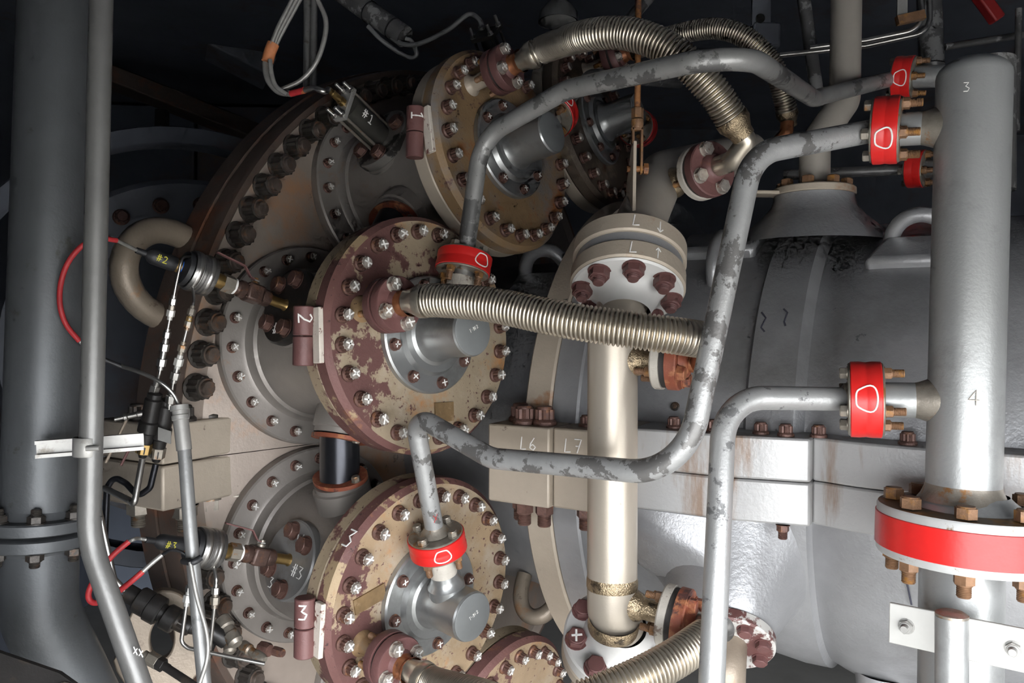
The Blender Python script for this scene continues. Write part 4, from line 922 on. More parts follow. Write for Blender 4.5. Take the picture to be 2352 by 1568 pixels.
p, d = at(1548, 420, 1.86), (at(1668, 375, 1.70) - at(1548, 420, 1.86)).normalized()
q1, d1, sb3 = side_branch('side_branch', 'branch with white and maroon flanges where the high ribbed hose comes down', p, p + d * .085, ('dirty_white', 'maroon'), .062)
ce = c1_[-1]; dce = (c1_[-1] - c1_[-6]).normalized()
MB().tube(fillet([q1 - d1 * .006, q1 + d1 * .045, ce + dce * .05, ce + dce * .034], .035), .022, 20).build('hose_elbow', M['hose'], sb3)
# ================================================================== pipes at the left edge
cp = thing('cooling_air_pipe', 'thick dull grey upright pipe with a bolted flange at the left edge', 'pipe', at(110, 1500, 1.62))
LD = 1.62
LP0, LP1 = at(140, -160, LD), at(92, 1190, LD); ld_ = (LP0 - LP1).normalized()
MB().tube([LP0, LP1], .073, 48).build('upper_barrel', M['left_pipe'], cp)
MB().tube(fillet([at(91, 1235, LD), at(88, 1400, LD), at(330, 1900, LD + .15)], .2), .073, 48).build('lower_barrel', M['left_pipe'], cp)
FP = at(90, 1212, LD)
for sg in (1, -1):
    MB().lathe(FP, ld_ * sg, [(.105, .003), (.110, .006), (.110, .026), (.106, .029), (.08, .029), (.073, .045)], 56, True, False).build('flange_plate', M['left_pipe'], cp)
x, y = perp(ld_)
NUTL = hexbolt_mesh('pipe_nut', .016, .016, M['bolt_dark'], .012, .010)
for k in range(8):
    a_ = 2 * math.pi * (k + .6) / 8; d = (x * math.cos(a_) + y * math.sin(a_)) * .092
    for sg in (1, -1): place(NUTL, 'flange_bolt', cp, FP + d + ld_ * sg * .029, ld_ * sg, spin=k)
fm, nm = oncyl(at(118, 700, LD), ld_, .0731, Vector((-.74, -.67, 0)), rad(90)); write('COOLING AIR TURB SHELL', fm, nm, .017, cp, .0011, mat='galv', adv=.98)
fm, nm = oncyl(at(102, 1150, LD), ld_, .0731, Vector((-.55, -.83, 0)), rad(80)); write('Compr', fm, nm, .017, cp, .0012, mat='galv')
fm, nm = oncyl(at(95, 1325, LD), ld_, .0731, Vector((-.55, -.83, 0)), rad(75)); write('1mp', fm, nm, .017, cp, .0012, mat='galv')
sp = thing('riser_pipe', 'slim grey upright pipe beside the thick one, bending right near the bottom', 'pipe', at(330, 1700, 1.4))
SPD = 1.42
MB().tube(fillet([at(236, -160, SPD), at(204, 1240, SPD), at(345, 1640, SPD - .02)], .22), .0200, 32).build('pipe_run', M['riser'], sp)
write('XX', planar(at(306, 1500, SPD - .03), Vector((.9, .1, -.4)), ZA), Vector((0, -1, 0)), .012, sp, .002)
# strut channel with clamp across the pipes
sc = thing('strut_channel', 'short galvanised channel bracket crossing the slim pipe', 'bracket', at(205, 1025, 1.5))
c0, c1 = at(82, 1032, 1.49), at(330, 1013, 1.56); cd_ = (c1 - c0).normalized(); cf_ = Vector((0, -1, 0)); cf_ = (cf_ - cd_ * cf_.dot(cd_)).normalized(); cu = cd_.cross(cf_); cu = cu if cu.z > 0 else -cu
b = MB(); L_ = (c1 - c0).length; mid = (c0 + c1) / 2
b.box(mid - cf_ * .008, cd_, cu, cf_, L_, .032, .003)
for sg in (1, -1): b.box(mid + cu * sg * .0150, cd_, cu, cf_, L_, .0025, .018); b.box(mid + cu * sg * .0125 + cf_ * .008, cd_, cu, cf_, L_, .006, .0025)
b.build('channel', M['galv'], sc)
bx_ = at(201, 1025, SPD)
MB().lathe(bx_, ZA, [(.0235, -.017), (.0242, -.016), (.0242, .016), (.0235, .017)], 32, False, False).build('pipe_strap', M['galv'], sc)
MB().tube([bx_ + Vector((.012, -.027, .0)), bx_ + Vector((.034, -.024, .001))], .0045, 12).build('clamp_screw', M['galv'], sc)

# ================================================================== flame detectors
def scanner(num, T, tag_col='yellow_ink'):
    P, e, ux, uy = T
    nmw = {2: 'middle', 3: 'lower'}[num]
    vz = ux
    # isolating valve, screwed into the flange
    v = thing('ball_valve', f'small rusty brown ball valve screwed into the {nmw} detector flange', 'valve', P, 'detector isolating valves')
    MB().lathe(P, e, [(.016, -.001), (.0125, .006), (.0125, .050)], 20, False, False).build('nipple', M['brass'], v)
    b = MB(); b.lathe(P, e, [(.014, .044), (.019, .046), (.0205, .052), (.0205, .066), (.0185, .068)], 20); b.build('valve_end', M['valve_rust'], v)
    MB().box(P + e * .088, e, ux, uy, .042, .043, .043).build('valve_body', M['valve_rust'], v, bevel=.006)
    MB().lathe(P, e, [(.0185, .109), (.0205, .112), (.0205, .124), (.017, .127), (.016, .142)], 20).build('valve_end', M['valve_rust'], v)
    for a_ in (45, 135, 225, 315):
        MB().tube([P + e * .066 + (ux * math.cos(rad(a_)) + uy * math.sin(rad(a_))) * .021, P + e * .111 + (ux * math.cos(rad(a_)) + uy * math.sin(rad(a_))) * .021], .0035, 8).build('tie_bolt', M['valve_rust'], v)
    sb = P + e * .088 + ux * .0215
    MB().lathe(sb, ux, [(.010, 0), (.010, .006), (.006, .007), (.006, .016)], 14).build('stem', M['nut_steel'], v)
    h0 = sb + ux * .010
    MB().prism([(-.006, -.006), (.006, -.006), (.006, .006), (-.006, .006)], sb + ux * .008, e, uy, ux, .003).build('stem_nut', M['galv'], v)
    pts = [h0, h0 + e * .016 + ux * .004, h0 + e * .036 + ux * .024, h0 + e * .110 + ux * .030]
    for i in range(3):
        pass
    b = MB()
    for i in range(3): b.beam(pts[i], pts[i + 1], .009, .003, ux)
    b.build('lever', M['maroon'], v)
    # detector head
    s_ = thing('flame_detector', f'flame detector with black cable boot marked #{num} on the {nmw} can', 'detector', P + e * .2, 'flame detectors')
    MB().prism(regular(.0215, 6), P + e * .141, ux, uy, e, .026).build('union_nut', M['nut_steel'], s_)
    MB().lathe(P, e, [(.019, .136), (.0185, .1415)], 20).build('thread_seal', M['chalk'], s_)
    MB().lathe(P, e, [(.0165, .166), (.0175, .170), (.0175, .194), (.020, .196)], 22).build('brass_adapter', M['brass'], s_)
    MB().lathe(P, e, [(.030, .195), (.0445, .197), (.0455, .201), (.0455, .222), (.0440, .224), (.0440, .229), (.0455, .231), (.0455, .246), (.0435, .250), (.030, .252)], 44).build('sensor_body', M['steel'], s_)
    for tt in (.2115, .2385): MB().lathe(P, e, [(.0457, tt - .005), (.0464, tt - .004), (.0464, tt + .004), (.0457, tt + .005)], 44, False, False).build('band_clamp', M['stainless'], s_)
    MB().lathe(P, e, [(.040, .252), (.038, .262), (.028, .264), (.018, .268)], 32).build('rear_dome', M['rubber'], s_)
    MB().lathe(P, e, [(.0165, .264), (.0165, .272), (.0150, .273), (.0150, .282)], 22).build('plug_collar', M['brass'] if num == 2 else M['copper'], s_)
    if num == 2: MB().lathe(P, e, [(.0172, .2655), (.0172, .2695)], 22).build('blue_ring', paint('blue_ring', (.01, .12, .55), 0, .4), s_)
    MB().lathe(P, e, [(.0165, .280), (.0172, .284), (.0172, .330), (.0155, .336), (.0070, .346), (.0065, .366)], 24).build('cable_boot', M['rubber'], s_)
    fwd = Vector((0, -1, 0)); fr = (fwd - e * fwd.dot(e)).normalized()
    down = e.cross(fr); down = down if down.z < 0 else -down
    fm, nm = oncyl(P + e * .328, e, .0173, (fr + down * .25).normalized(), rad(90) if e.cross(fr).z < 0 else rad(-90))
    write(f'#{num}', fm, nm, .015, s_, .0022, mat=tag_col, adv=.95)
    return P + e * .364, e, P + e * .225, ux, uy, s_
CE, ce_, BODY2, ux2, uy2, _ = scanner(2, TIPS[('d', 2)])
def cable(name, label, segs, cat='cable', grp=None):
    """segs: (part, material, radius, [points])"""
    t = thing(name, label, cat, segs[0][3][0], grp)
    for part, mt, r, pts in segs: MB().tube(spline(pts, 8), r, 12).build(part, M[mt], t)
    return t
A0 = CE
rc = [at(268, 552, 1.62), at(232, 548, 1.59), at(192, 562, 1.57), at(158, 600, 1.56), at(140, 650, 1.56), at(138, 700, 1.56), at(152, 745, 1.57), at(183, 784, 1.58)]
cable('detector_cable', 'red-sleeved cable looping left from the middle detector', [('bare_lead', 'clear_cable', .0038, [A0, (A0 + rc[0]) / 2, rc[0]]), ('red_sleeve', 'red_sleeve', .0052, rc),
      ('twin_lead', 'clear_cable', .0034, [rc[-1], at(200, 800, 1.59), at(214, 811, 1.6)]), ('black_sleeve', 'rubber', .0048, [at(212, 809, 1.6), at(232, 822, 1.6), at(255, 832, 1.61), at(279, 842, 1.62)]),
      ('armoured_lead', 'stainless', .0042, [at(278, 840, 1.62), at(330, 858, 1.62), at(372, 880, 1.62), at(398, 905, 1.63), at(410, 930, 1.64), at(412, 945, 1.64)])], grp='red-sleeved detector cables')
CE3, ce3, BODY3, ux3, uy3, _ = scanner(3, TIPS[('d', 3)])
b3 = [CE3, CE3 + ce3 * .02, at(308, 1238, 1.58), at(296, 1243, 1.575)]
r3 = [at(296, 1243, 1.575), at(262, 1272, 1.56), at(230, 1310, 1.55), at(206, 1352, 1.54), at(205, 1376, 1.54), at(222, 1384, 1.54), at(255, 1370, 1.54), at(300, 1336, 1.54), at(328, 1312, 1.55)]
cable('detector_cable', 'red-sleeved cable in a narrow loop below the lower detector', [('bare_lead', 'clear_cable', .0038, b3), ('red_sleeve', 'red_sleeve', .0056, r3), ('twin_lead', 'clear_cable', .0045, [r3[-1], at(350, 1292, 1.56), at(372, 1274, 1.57)]),
      ('hidden_lead', 'rubber', .003, [at(372, 1274, 1.57), at(395, 1262, 1.60), at(418, 1268, 1.62), at(440, 1285, 1.62)])], grp='red-sleeved detector cables')
# upper detector: long black tube between tie rods
P, e, ux, uy = TIPS[('d', 1)]
TOP1 = at(792, 240, P.y - .12 + CAM.y); dd = (TOP1 - P).normalized(); ll = (TOP1 - P).length
px_, py_ = perp(dd)
ud = thing('flame_detector', 'long black tubular detector with end plate and tie rods on the upper can, chalked #1', 'detector', P, 'flame detectors')
MB().lathe(P, dd, [(.037, .006), (.037, ll - .008)], 36).build('sensor_tube', M['olive_black'], ud)
sy = Vector((0, 0, 1)); sy = (sy - dd * sy.dot(dd)).normalized(); sx = dd.cross(sy)
MB().box(P + dd * ll, sx, sy, dd, .040, .098, .014).build('end_plate', M['galv'], ud, bevel=.002)
NTR = hexbolt_mesh('rod_nut', .0085, .010, M['stainless'], .022, .005)
for a_, b_ in ((1, 1), (1, -1), (-1, 1), (-1, -1)):
    q0 = P + sx * .014 * a_ + sy * .040 * b_
    MB().tube([q0 + dd * .004, q0 + dd * (ll - .006)], .0042, 12).build('tie_rod', M['nut_steel'], ud); place(NTR, 'rod_nut', ud, q0 + dd * (ll + .007), dd)
MB().lathe(P, dd, [(.012, ll + .006), (.012, ll + .020), (.0095, ll + .022), (.0095, ll + .05), (.0075, ll + .052), (.0075, ll + .065)], 16).build('cable_gland', M['brass'], ud)
fwd = Vector((0, -1, 0)); fr = (fwd - dd * fwd.dot(dd)).normalized()
fm, nm = oncyl(P + dd * (ll - .035), dd, .0372, (fr + sy * .15).normalized(), rad(-90) if dd.cross(fr).z > 0 else rad(90)); write('#1', fm, nm, .026, ud, .0030, adv=1.0)
g0 = P + dd * (ll + .065)
cable('detector_lead', 'bundle of grey leads bound with tape, looping from the upper detector up to the roof', [('elbow_tube', 'stainless', .0075, [g0, at(745, 210, 2.02), at(722, 203, 2.02), at(700, 207, 2.03)]),
   ('red_sleeve', 'red_sleeve', .0085, [at(700, 207, 2.03), at(684, 211, 2.04), at(668, 215, 2.05)]),
   ('lead_a', 'clear_cable', .0085, [at(668, 215, 2.05), at(640, 210, 2.06), at(617, 185, 2.06), at(610, 150, 2.06), at(614, 137, 2.06)]),
   ('lead_b', 'clear_cable', .006, [at(660, 217, 2.03), at(634, 198, 2.03), at(624, 170, 2.03), at(620, 137, 2.03)]),
   ('tape_binding', 'orange_tape', .0155, [at(614, 142, 2.05), at(620, 120, 2.05), at(628, 100, 2.05)]),
   ('lead_c', 'clear_cable', .0055, [at(623, 102, 2.04), at(640, 60, 2.04), at(668, 5, 2.04), at(690, -40, 2.04)]), ('lead_d', 'clear_cable', .0055, [at(629, 102, 2.05), at(648, 60, 2.05), at(677, 5, 2.05), at(700, -40, 2.05)]),
   ('lead_e', 'clear_cable', .0055, [at(634, 102, 2.06), at(656, 60, 2.06), at(686, 5, 2.06), at(710, -40, 2.06)]),
   ('lead_f', 'clear_cable', .0065, [at(640, 208, 2.07), at(690, 185, 2.08), at(725, 145, 2.08), at(745, 90, 2.08), at(748, 45, 2.08), at(732, 5, 2.08), at(715, -30, 2.08)])])
# ================================================================== instrument tubing
FITB = hexbolt_mesh('tube_fitting', .0082, .013, M['stainless'], washer=False)
def fitting(own, p, d, r=.0085, h=.014, mt='stainless'):
    MB().prism(regular(r, 6), p - d * (h / 2), *perp(d), d, h).build('hex_fitting', M[mt], own, bevel=.0008)
    MB().lathe(p, d, [(r * .62, -h * 1.0), (r * .62, h * 1.0)], 14).build('ferrule_nut', M[mt], own)
def tubing(name, label, pts, r, fits, fil=.02, grp='thin stainless instrument tubes', mt='stainless'):
    t = thing(name, label, 'tube', pts[-1], grp)
    c = fillet(pts, fil, 8); MB().tube(c, r, 14).build('tube_run', M[mt], t)
    cr = resample(c, .002)
    for (fx, fy, k, fm_) in fits:
        # nearest point of the run to the given pixel
        best = min(range(1, len(cr) - 1), key=lambda i: (px_of(cr[i])[0] - fx) ** 2 + (px_of(cr[i])[1] - fy) ** 2)
        fitting(t, cr[best], (cr[best + 1] - cr[best - 1]).normalized(), .0085 * k, .014 * k, fm_)
    return t
def px_of(p):
    v = p - CAM; return (1176 + F_PX * v.dot(CR) / v.y, 784 - F_PX * v.dot(CU) / v.y)
bd = BODY2.y
tubing('instrument_tube', 'left thin steel tube with hex fittings hanging from the middle detector', [BODY2 + ux2 * .04 - uy2 * .0, at(418, 590, bd - .07), at(405, 650, bd - .07), at(366, 860, bd - .05), at(345, 925, bd - .03)], .0031,
       [(398, 692, 1, 'stainless'), (392, 706, .8, 'nut_steel'), (389, 718, 1.05, 'plate'), (383, 768, 1, 'stainless'), (372, 796, 1.2, 'stainless'), (366, 832, 1.2, 'stainless'), (357, 893, 1.35, 'stainless')], .02)
tubing('instrument_tube', 'right thin steel tube with hex fittings hanging from the middle detector', [BODY2 - ux2 * .03, at(442, 655, bd - .03), at(446, 690, bd - .05), at(432, 745, bd - .06), at(398, 880, bd - .04), at(388, 940, bd - .03)], .0031,
       [(437, 716, 1, 'nut_steel'), (434, 732, .85, 'brass'), (432, 744, 1, 'nut_steel'), (418, 800, 1.1, 'nut_steel'), (408, 830, 1.2, 'plate'), (401, 862, 1.2, 'stainless'), (391, 917, 1.3, 'stainless')], .03)
for i, (pa, pb, lab) in enumerate(((at(357, 900, bd - .04), at(327, 1050, bd - .02), 'left grimy black needle valve with long wire handle'), (at(385, 915, bd - .02), at(358, 1060, bd), 'right grimy black needle valve with small metal tag'))):
    d = (pb - pa).normalized(); L_ = (pb - pa).length
    nv = thing('needle_valve', lab + ' by the joint ear', 'valve', (pa + pb) / 2, 'needle valves below the middle detector')
    MB().lathe(pa, d, [(.010, .0), (.016, .004), (.016, .014), (.019, .018), (.019, .066), (.022, .070), (.022, .092), (.016, .096), (.014, L_ - .03), (.0155, L_ - .028), (.0155, L_ - .012), (.012, L_ - .01), (.008, L_)], 14).build('valve_body', M['black'], nv)
    MB().prism(regular(.0175, 6), pa + d * (L_ - .034), *perp(d), d, .024).build('lower_nut', M['brass'] if i == 0 else M['nut_steel'], nv, bevel=.001)
    if i == 0:
        st = pa + d * .045; sd_ = (at(285, 958, bd - .05) - st).normalized()
        MB().lathe(st, sd_, [(.008, .015), (.008, .028), (.006, .030), (.006, .048), (.009, .050), (.009, .056), (.005, .058), (.005, .075)], 14).build('stem', M['stainless'], nv)
        MB().tube([at(292, 960, bd - .05), at(268, 1010, bd - .05), at(243, 1062, bd - .05)], .0032, 10).build('wire_handle', M['lug'], nv)
    else:
        MB().box(at(378, 1000, bd - .04), (at(393, 1000, bd) - at(362, 990, bd)).normalized(), ZA, Vector((0, -1, 0)), .030, .028, .0015).build('metal_tag', M['galv'], nv)
        MB().tube([at(310, 1005, bd + .01), at(278, 1068, bd + .01)], .0030, 10).build('wire_handle', M['maroon'], nv)
tubing('drain_tube', 'bright bent drain tube below the left needle valve', [at(327, 1055, bd - .02), at(308, 1160, bd - .05), at(300, 1150, bd - .03), at(235, 1118, bd + .0), at(220, 1140, bd), at(262, 1330, bd), at(300, 1370, bd + .02)], .0070, [], .02, 'bent drain tubes')
tubing('drain_tube', 'black-sleeved bent drain tube below the right needle valve', [at(358, 1065, bd), at(345, 1120, bd), at(318, 1140, bd), at(290, 1110, bd + .02), at(262, 1094, bd + .02), at(246, 1120, bd + .02), at(240, 1250, bd + .03)], .0070, [], .02, 'bent drain tubes', 'black_gloss')
bd3 = BODY3.y
tubing('instrument_tube', 'thin steel tube with fittings bending right below the lower detector, behind the conduit', [BODY3 - ux3 * .035 + uy3 * .0, at(440, 1320, bd3 - .02), at(428, 1390, bd3 - .03), at(416, 1475, bd3 - .03), at(432, 1488, bd3 - .03), at(608, 1524, bd3 - .02)], .0045,
       [(434, 1350, 1, 'stainless'), (430, 1375, 1.15, 'plate')], .02)
tubing('instrument_tube', 'thin steel tube with fittings hanging straight at the right of the conduit', [BODY3 - ux3 * .03 - uy3 * .01, at(492, 1300, bd3 - .01), at(497, 1330, bd3 - .02), at(492, 1400, bd3 - .02), at(480, 1510, bd3 - .01), at(478, 1600, bd3)], .0042,
       [(494, 1355, 1.1, 'stainless'), (492, 1378, 1.25, 'nut_steel')], .02)
# conduit
cdt = thing('cable_conduit', 'long grey conduit with a collar, hanging in front of the joint ear to the bottom', 'conduit', at(470, 1600, 1.62))
CP = [at(413, 945, 1.64), at(424, 1040, 1.63), at(440, 1250, 1.60), at(474, 1620, 1.56)]
MB().tube(spline(CP, 10), .0135, 24).build('conduit_run', M['conduit'], cdt)
dcv = (CP[0] - CP[1]).normalized()
MB().lathe(CP[0], dcv, [(.0155, -.080), (.0155, -.018), (.0175, -.016), (.0175, -.008), (.0155, -.006), (.0155, .002), (.0185, .003), (.0185, .013), (.012, .014)], 24, False).build('end_collar', M['galv'], cdt)
cable('conduit_lead', 'pale twin lead strapped to the front of the conduit', [('lead', 'clear_cable', .0042, [at(437, 1290, 1.56), at(452, 1370, 1.55), at(474, 1450, 1.54), at(476, 1510, 1.53), at(455, 1580, 1.52)]), ('black_strap', 'rubber', .0065, [at(420, 1288, 1.575), at(442, 1291, 1.562), at(462, 1280, 1.572)])])
# oily black manifold and fittings low on the wrapper
om = thing('oily_fitting', 'row of oily black pipe fittings running diagonally below the lower detector', 'fitting', at(400, 1420, 1.75))
MB().tube([at(292, 1360, 1.80), at(360, 1400, 1.80), at(420, 1432, 1.80), at(470, 1440, 1.82), at(520, 1470, 1.84)], .020, 18).build('pipe_run', M['black'], om)
for (x_, y_, r_) in ((330, 1382, .030), (356, 1398, .032), (392, 1420, .029), (425, 1434, .020)):
    dv = (at(420, 1432, 1.8) - at(292, 1360, 1.8)).normalized(); MB().lathe(at(x_, y_, 1.80), dv, [(r_ * .9, -.016), (r_, -.013), (r_, .013), (r_ * .9, .016)], 12).build('union_ring', M['black'], om)
ff = thing('plug_fitting', 'cluster of dull plugged tube fittings beside the lower can base', 'fitting', at(530, 1470, 1.85))
for k, (xa, ya, xb, yb, r_, mt) in enumerate(((508, 1420, 545, 1480, .020, 'nut_steel'), (528, 1440, 528, 1500, .016, 'nut_steel'), (555, 1480, 608, 1516, .013, 'nut_steel'), (500, 1450, 470, 1520, .012, 'black'))):
    pa, pb = at(xa, ya, 1.86), at(xb, yb, 1.82); dv = (pb - pa).normalized(); L_ = (pb - pa).length
    MB().lathe(pa, dv, [(r_ * .8, 0), (r_, .004), (r_, L_ * .35), (r_ * .75, L_ * .4), (r_ * .75, L_ * .6), (r_ * .9, L_ * .62), (r_ * .9, L_ * .9), (r_ * .6, L_)], 14).build('fitting_body', M[mt], ff)
for x_, y_, r_ in ((600, 1488, .018), (630, 1494, .012)): MB().lathe(at(x_, y_, 1.95), AX, [(r_, 0), (r_, .02), (r_ * .8, .03)], 8).build('hex_plug', M['bolt'], ff)
tubing('diagonal_tube', 'dark thin tube running diagonally to the bottom left with a knurled coupling', [at(335, 1505, 1.7), at(375, 1528, 1.69), at(470, 1590, 1.66)], .0085, [(352, 1515, 1.8, 'nut_steel'), (366, 1523, 1.7, 'black')], .02, None, 'black')
sb = thing('steel_bracket', 'dark flat steel bracket with a bolt in the bottom left corner', 'bracket', at(90, 1540, 1.3))
b = MB(); b.prism([(-.18, -.05), (.06, -.05), (.10, .0), (.02, .055), (-.18, .12)], at(105, 1625, 1.25), XX, ZA, YY, .008); b.build('plate', M['black'], sb)
place(NUTL, 'plate_bolt', sb, at(150, 1590, 1.249), Vector((0, -1, 0)))
# ================================================================== roof side: lamp, conduits, beams, bleed pipe
lm = thing('bulkhead_lamp', 'unlit enamelled lamp shade hanging in the dark above the arching hose', 'lamp', at(1285, 0, 2.9))
LPt = at(1283, 30, 2.9)
MB().lathe(LPt, ZA, [(.075, -.035), (.074, -.030), (.070, .0), (.045, .030), (.026, .045), (.024, .07), (.0, .07)], 36, False, False).build('shade', M['riser'], lm, smooth=50)
MB().lathe(LPt, ZA, [(.066, -.032), (.055, -.040), (.0, -.045)], 36, False, False).build('glass_front', M['galv'], lm)
MB().tube([LPt + ZA * .06, Vector((LPt.x, LPt.y, 3.4))], .012, 12).build('stem', M['dark_pipe'], lm)
# upright conduit at the top left
uc = thing('roof_conduit', 'upright grey double conduit coming down behind the wrapper rim', 'conduit', at(715, 200, 3.0))
for dx in (-9, 6): MB().tube([at(716 + dx, -120, 3.0), at(713 + dx, 230, 3.0)], .014, 18).build('conduit_run', M['galv'], uc)
sc2 = thing('sleeve_conduit', 'dark tape-wrapped conduit slanting down from the roof with cable ties', 'conduit', at(850, 60, 2.55))
MB().tube([at(740, -50, 2.6), at(930, 85, 2.5)], .034, 24).build('sleeve', M['dark_pipe'], sc2)
for t_ in (.58, .86):
    p = at(740, -50, 2.6).lerp(at(930, 85, 2.5), t_); d = (at(930, 85, 2.5) - at(740, -50, 2.6)).normalized(); MB().lathe(p, d, [(.0345, -.003), (.036, -.002), (.036, .002), (.0345, .003)], 24, False, False).build('cable_tie', M['rubber'], sc2)
cable('roof_cable', 'thin grey cable drooping from the sleeve and over to the upper cover', [('lead', 'conduit', .0075, [at(845, 60, 2.5), at(880, 95, 2.5), at(935, 130, 2.5), at(957, 125, 2.48), at(945, 95, 2.48), at(932, 88, 2.48)]),
      ('long_lead', 'conduit', .0075, [at(900, 88, 2.5), at(930, 102, 2.48), at(970, 98, 2.45), at(1030, 68, 2.4), at(1075, 34, 2.36), at(1100, 45, 2.34), at(1108, 66, 2.33)])])
rs = thing('rear_detector', 'small black tubular detector poking up behind the upper cover', 'detector', at(1125, 110, 2.35))
a0_, a1_ = at(1145, 150, 2.42), at(1118, 78, 2.36); d = (a1_ - a0_).normalized(); L_ = (a1_ - a0_).length
MB().lathe(a0_, d, [(.026, 0), (.026, L_)], 24).build('sensor_tube', M['black_gloss'], rs); x, y = perp(d)
MB().box(a1_, x, y, d, .075, .075, .012).build('end_plate', M['black'], rs)
for sx_, sy_ in ((1, 1), (1, -1), (-1, 1), (-1, -1)): place(NTR, 'rod_nut', rs, a1_ + x * .03 * sx_ + y * .03 * sy_ + d * .006, d)
for sx_, sy_ in ((1, 1), (-1, 1), (1, -1), (-1, -1)): MB().tube([a0_ + x * .03 * sx_ + y * .03 * sy_, a1_ + x * .03 * sx_ + y * .03 * sy_], .004, 8).build('tie_rod', M['black'], rs)
# roof beams in the gloom
for k, (xa, ya, da, xb, yb, db, w_, h_, mt, lab) in enumerate(((180, -60, 4.2, 620, 170, 4.6, .30, .12, 'beam', 'wide pale roof beam crossing the gloom at the upper left'), (250, 175, 4.6, 640, 330, 5.0, .20, .10, 'rim', 'brownish roof beam below the pale one at the upper left'), (700, -30, 4.0, 1500, 90, 5.0, .22, .10, 'dark_room', 'dark roof beam behind the arching hose'))):
    o = MB().beam(at(xa, ya, da), at(xb, yb, db), w_, h_).build('roof_beam', M[mt], bevel=.01); tag(o, lab, 'beam', 'roof beams')
bk = tag(MB().box(at(372, 280, 4.3), XX, ZA, YY, .06, .13, .05).build('beam_bracket', M['black'], bevel=.004), 'small black bracket fixed below the brownish roof beam', 'bracket')
# bleed pipe on the casing neck
bp = thing('bleed_pipe', 'dull cream upright pipe jogging left onto the casing neck flange', 'pipe', at(1870, 440, 2.18))
MB().tube(fillet([at(1946, -120, 2.22), at(1940, 232, 2.2), at(1872, 330, 2.18), at(1870, 442, 2.18)], .045), .041, 32).build('pipe_run', M['elbow'], bp)
NF = NK + ZA * .085
nf = thing('neck_flange', 'beige rust-bolted flange under the dull cream bleed pipe', 'flange', NF)
MB().lathe(NF, ZA, [(.106, 0), (.109, .003), (.109, .017), (.106, .020), (.05, .020), (.043, .035)], 48).build('flange_plate', M['beige'], nf)
for k in range(8):
    a_ = 2 * math.pi * (k + .3) / 8; place(HBF, 'flange_bolt', nf, NF + Vector((math.cos(a_), math.sin(a_), 0)) * .084 + ZA * .020, ZA, spin=k)
MB().prism([(-.20, -.03), (-.02, -.03), (-.02, .03), (-.20, .03)], NF + ZA * .0, XX, YY, ZA, .010).build('tab', M['beige'], nf, bevel=.003)
sp2 = thing('slanted_pipe', 'thin dull pipe slanting down from the roof left of the cream pipe', 'pipe', at(1880, 230, 2.6))
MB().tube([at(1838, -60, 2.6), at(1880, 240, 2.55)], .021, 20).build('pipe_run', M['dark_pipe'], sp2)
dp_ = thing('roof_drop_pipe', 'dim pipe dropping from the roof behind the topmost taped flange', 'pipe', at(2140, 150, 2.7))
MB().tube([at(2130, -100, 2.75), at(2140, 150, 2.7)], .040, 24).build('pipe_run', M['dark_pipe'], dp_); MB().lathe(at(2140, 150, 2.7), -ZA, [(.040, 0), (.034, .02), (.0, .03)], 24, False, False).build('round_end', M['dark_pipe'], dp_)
tubing('roof_tube', 'outer of two bright tubes bending down at the upper right', [at(1790, 127, 2.5), at(1990, 105, 2.45), at(2137, 73, 2.4), at(2133, -60, 2.4)], .0085, [], .05, 'roof instrument tubes')
tubing('roof_tube', 'inner of two bright tubes bending down at the upper right', [at(1860, 110, 2.46), at(1990, 93, 2.43), at(2122, 66, 2.38), at(2110, -60, 2.38)], .0085, [], .05, 'roof instrument tubes')
rb = thing('tube_bracket', 'small rusted angle bracket holding the two bright roof tubes', 'bracket', at(2090, 40, 2.36))
MB().box(at(2072, 10, 2.36), XX, ZA, YY, .030, .10, .006).build('hanger', M['galv'], rb); MB().beam(at(2060, 48, 2.36), at(2122, 34, 2.36), .02, .026).build('clip', M['nut_rust'], rb)
sd2 = thing('hanger_rod_plate', 'pale drilled hanger strap in the dark left of the slanted pipe', 'bracket', at(1748, 60, 2.8))
MB().box(at(1748, 20, 2.8), XX, ZA, YY, .066, .12, .012).build('strap', M['beam'], sd2); MB().box(at(1756, 85, 2.82), XX, ZA, YY, .10, .09, .06).build('block', M['beam'], sd2, bevel=.01)
MB().lathe(at(1746, 43, 2.79), Vector((0, -1, 0)), [(.016, 0), (.016, .004), (.010, .005)], 20, False).build('hole_washer', M['black'], sd2)
gd = thing('grey_strut', 'dim pipe strut slanting behind the arching hose', 'pipe', at(1480, 60, 2.9)); MB().tube([at(1370, 130, 2.8), at(1540, -60, 3.0)], .022, 18).build('strut_tube', M['dark_pipe'], gd)
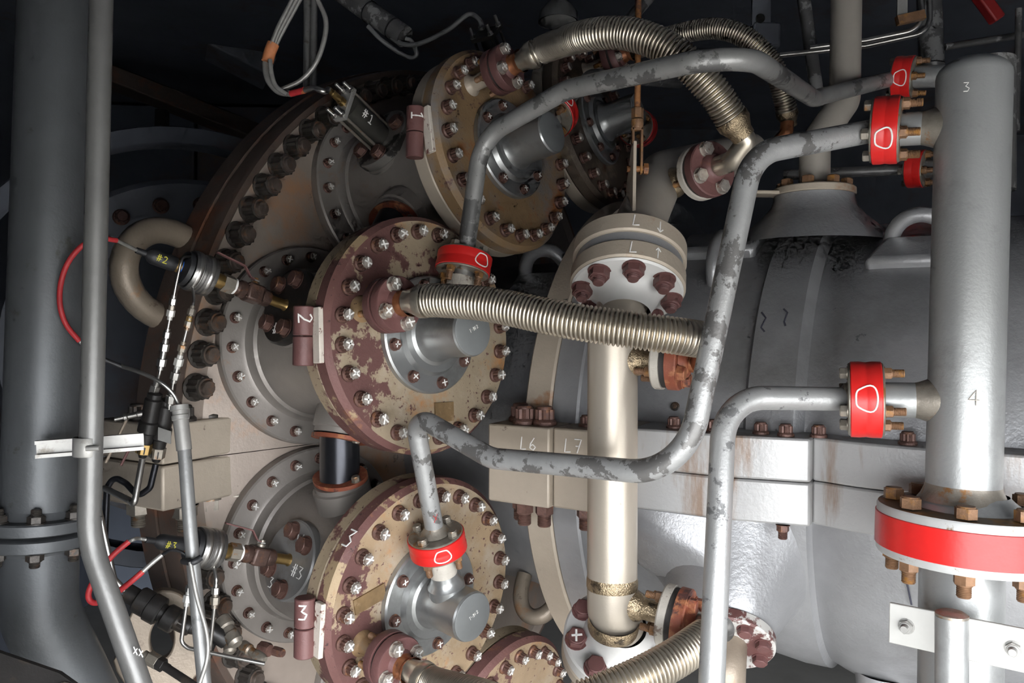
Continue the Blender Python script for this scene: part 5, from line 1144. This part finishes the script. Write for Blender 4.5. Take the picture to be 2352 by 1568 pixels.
rf = tag(MB().box(at(2265, 10, 3.2), Vector((.6, 0, -.8)), Vector((.8, 0, .6)), YY, .16, .05, .05).build('fire_nozzle', M['red_paint'], bevel=.008), 'dim dark red fitting in the top right corner', 'fitting')
rr = thing('roof_rail', 'thin dark horizontal rail behind the header dome', 'rail', at(2250, 100, 3.2)); MB().tube([at(2170, 108, 3.2), at(2400, 72, 3.2)], .014, 14).build('rail', M['dark_pipe'], rr); MB().tube([at(2340, 20, 3.1), at(2335, 300, 3.1)], .012, 12).build('upright', M['dark_pipe'], rr)
# ------------------------------------------------------------------ turnbuckle hanger on the cream elbow
tb = thing('turnbuckle_hanger', 'rusty threaded hanger rod with a fork end pinned to a plate', 'hanger', at(1460, 400, 1.72))
TD = 1.755
c = resample([at(1467, -80, TD), at(1464, 255, TD)], .0022)
MB().tube(c, [.0072 * (1 if i % 2 else .93) for i in range(len(c))], 14).build('threaded_rod', M['rust_orange'], tb)
MB().prism(regular(.0135, 6), at(1464, 272, TD), XX, YY, ZA, .022).build('lock_nut', M['nut_rust'], tb)
MB().lathe(at(1464, 290, TD), ZA, [(.012, -.006), (.0135, 0), (.0135, .014)], 20).build('fork_boss', M['nut_rust'], tb)
for x_ in (1453, 1473): MB().box(at(x_, 345, TD), XX, ZA, YY, .0055, .105, .018).build('fork_arm', M['nut_rust'], tb, bevel=.001)
MB().box(at(1463, 297, TD), XX, ZA, YY, .026, .006, .018).build('fork_bridge', M['nut_rust'], tb, bevel=.001)
MB().tube([at(1440, 388, TD), at(1488, 388, TD)], .007, 14).build('pin', M['rust_orange'], tb)
MB().prism(regular(.013, 6), at(1482, 388, TD) - XX * .004, YY, ZA, XX, .010).build('pin_nut', M['rust_orange'], tb)
hp_ = tag(MB().prism([(-.0, 0), (.10, .02), (.10, .10), (.03, .175), (.0, .178)], at(1452, 512, TD - .045), YY, ZA, XX, .0075).build('hanger_plate', M['beige'], bevel=.001), 'cream flat plate welded to the elbow under the rusty fork', 'plate')
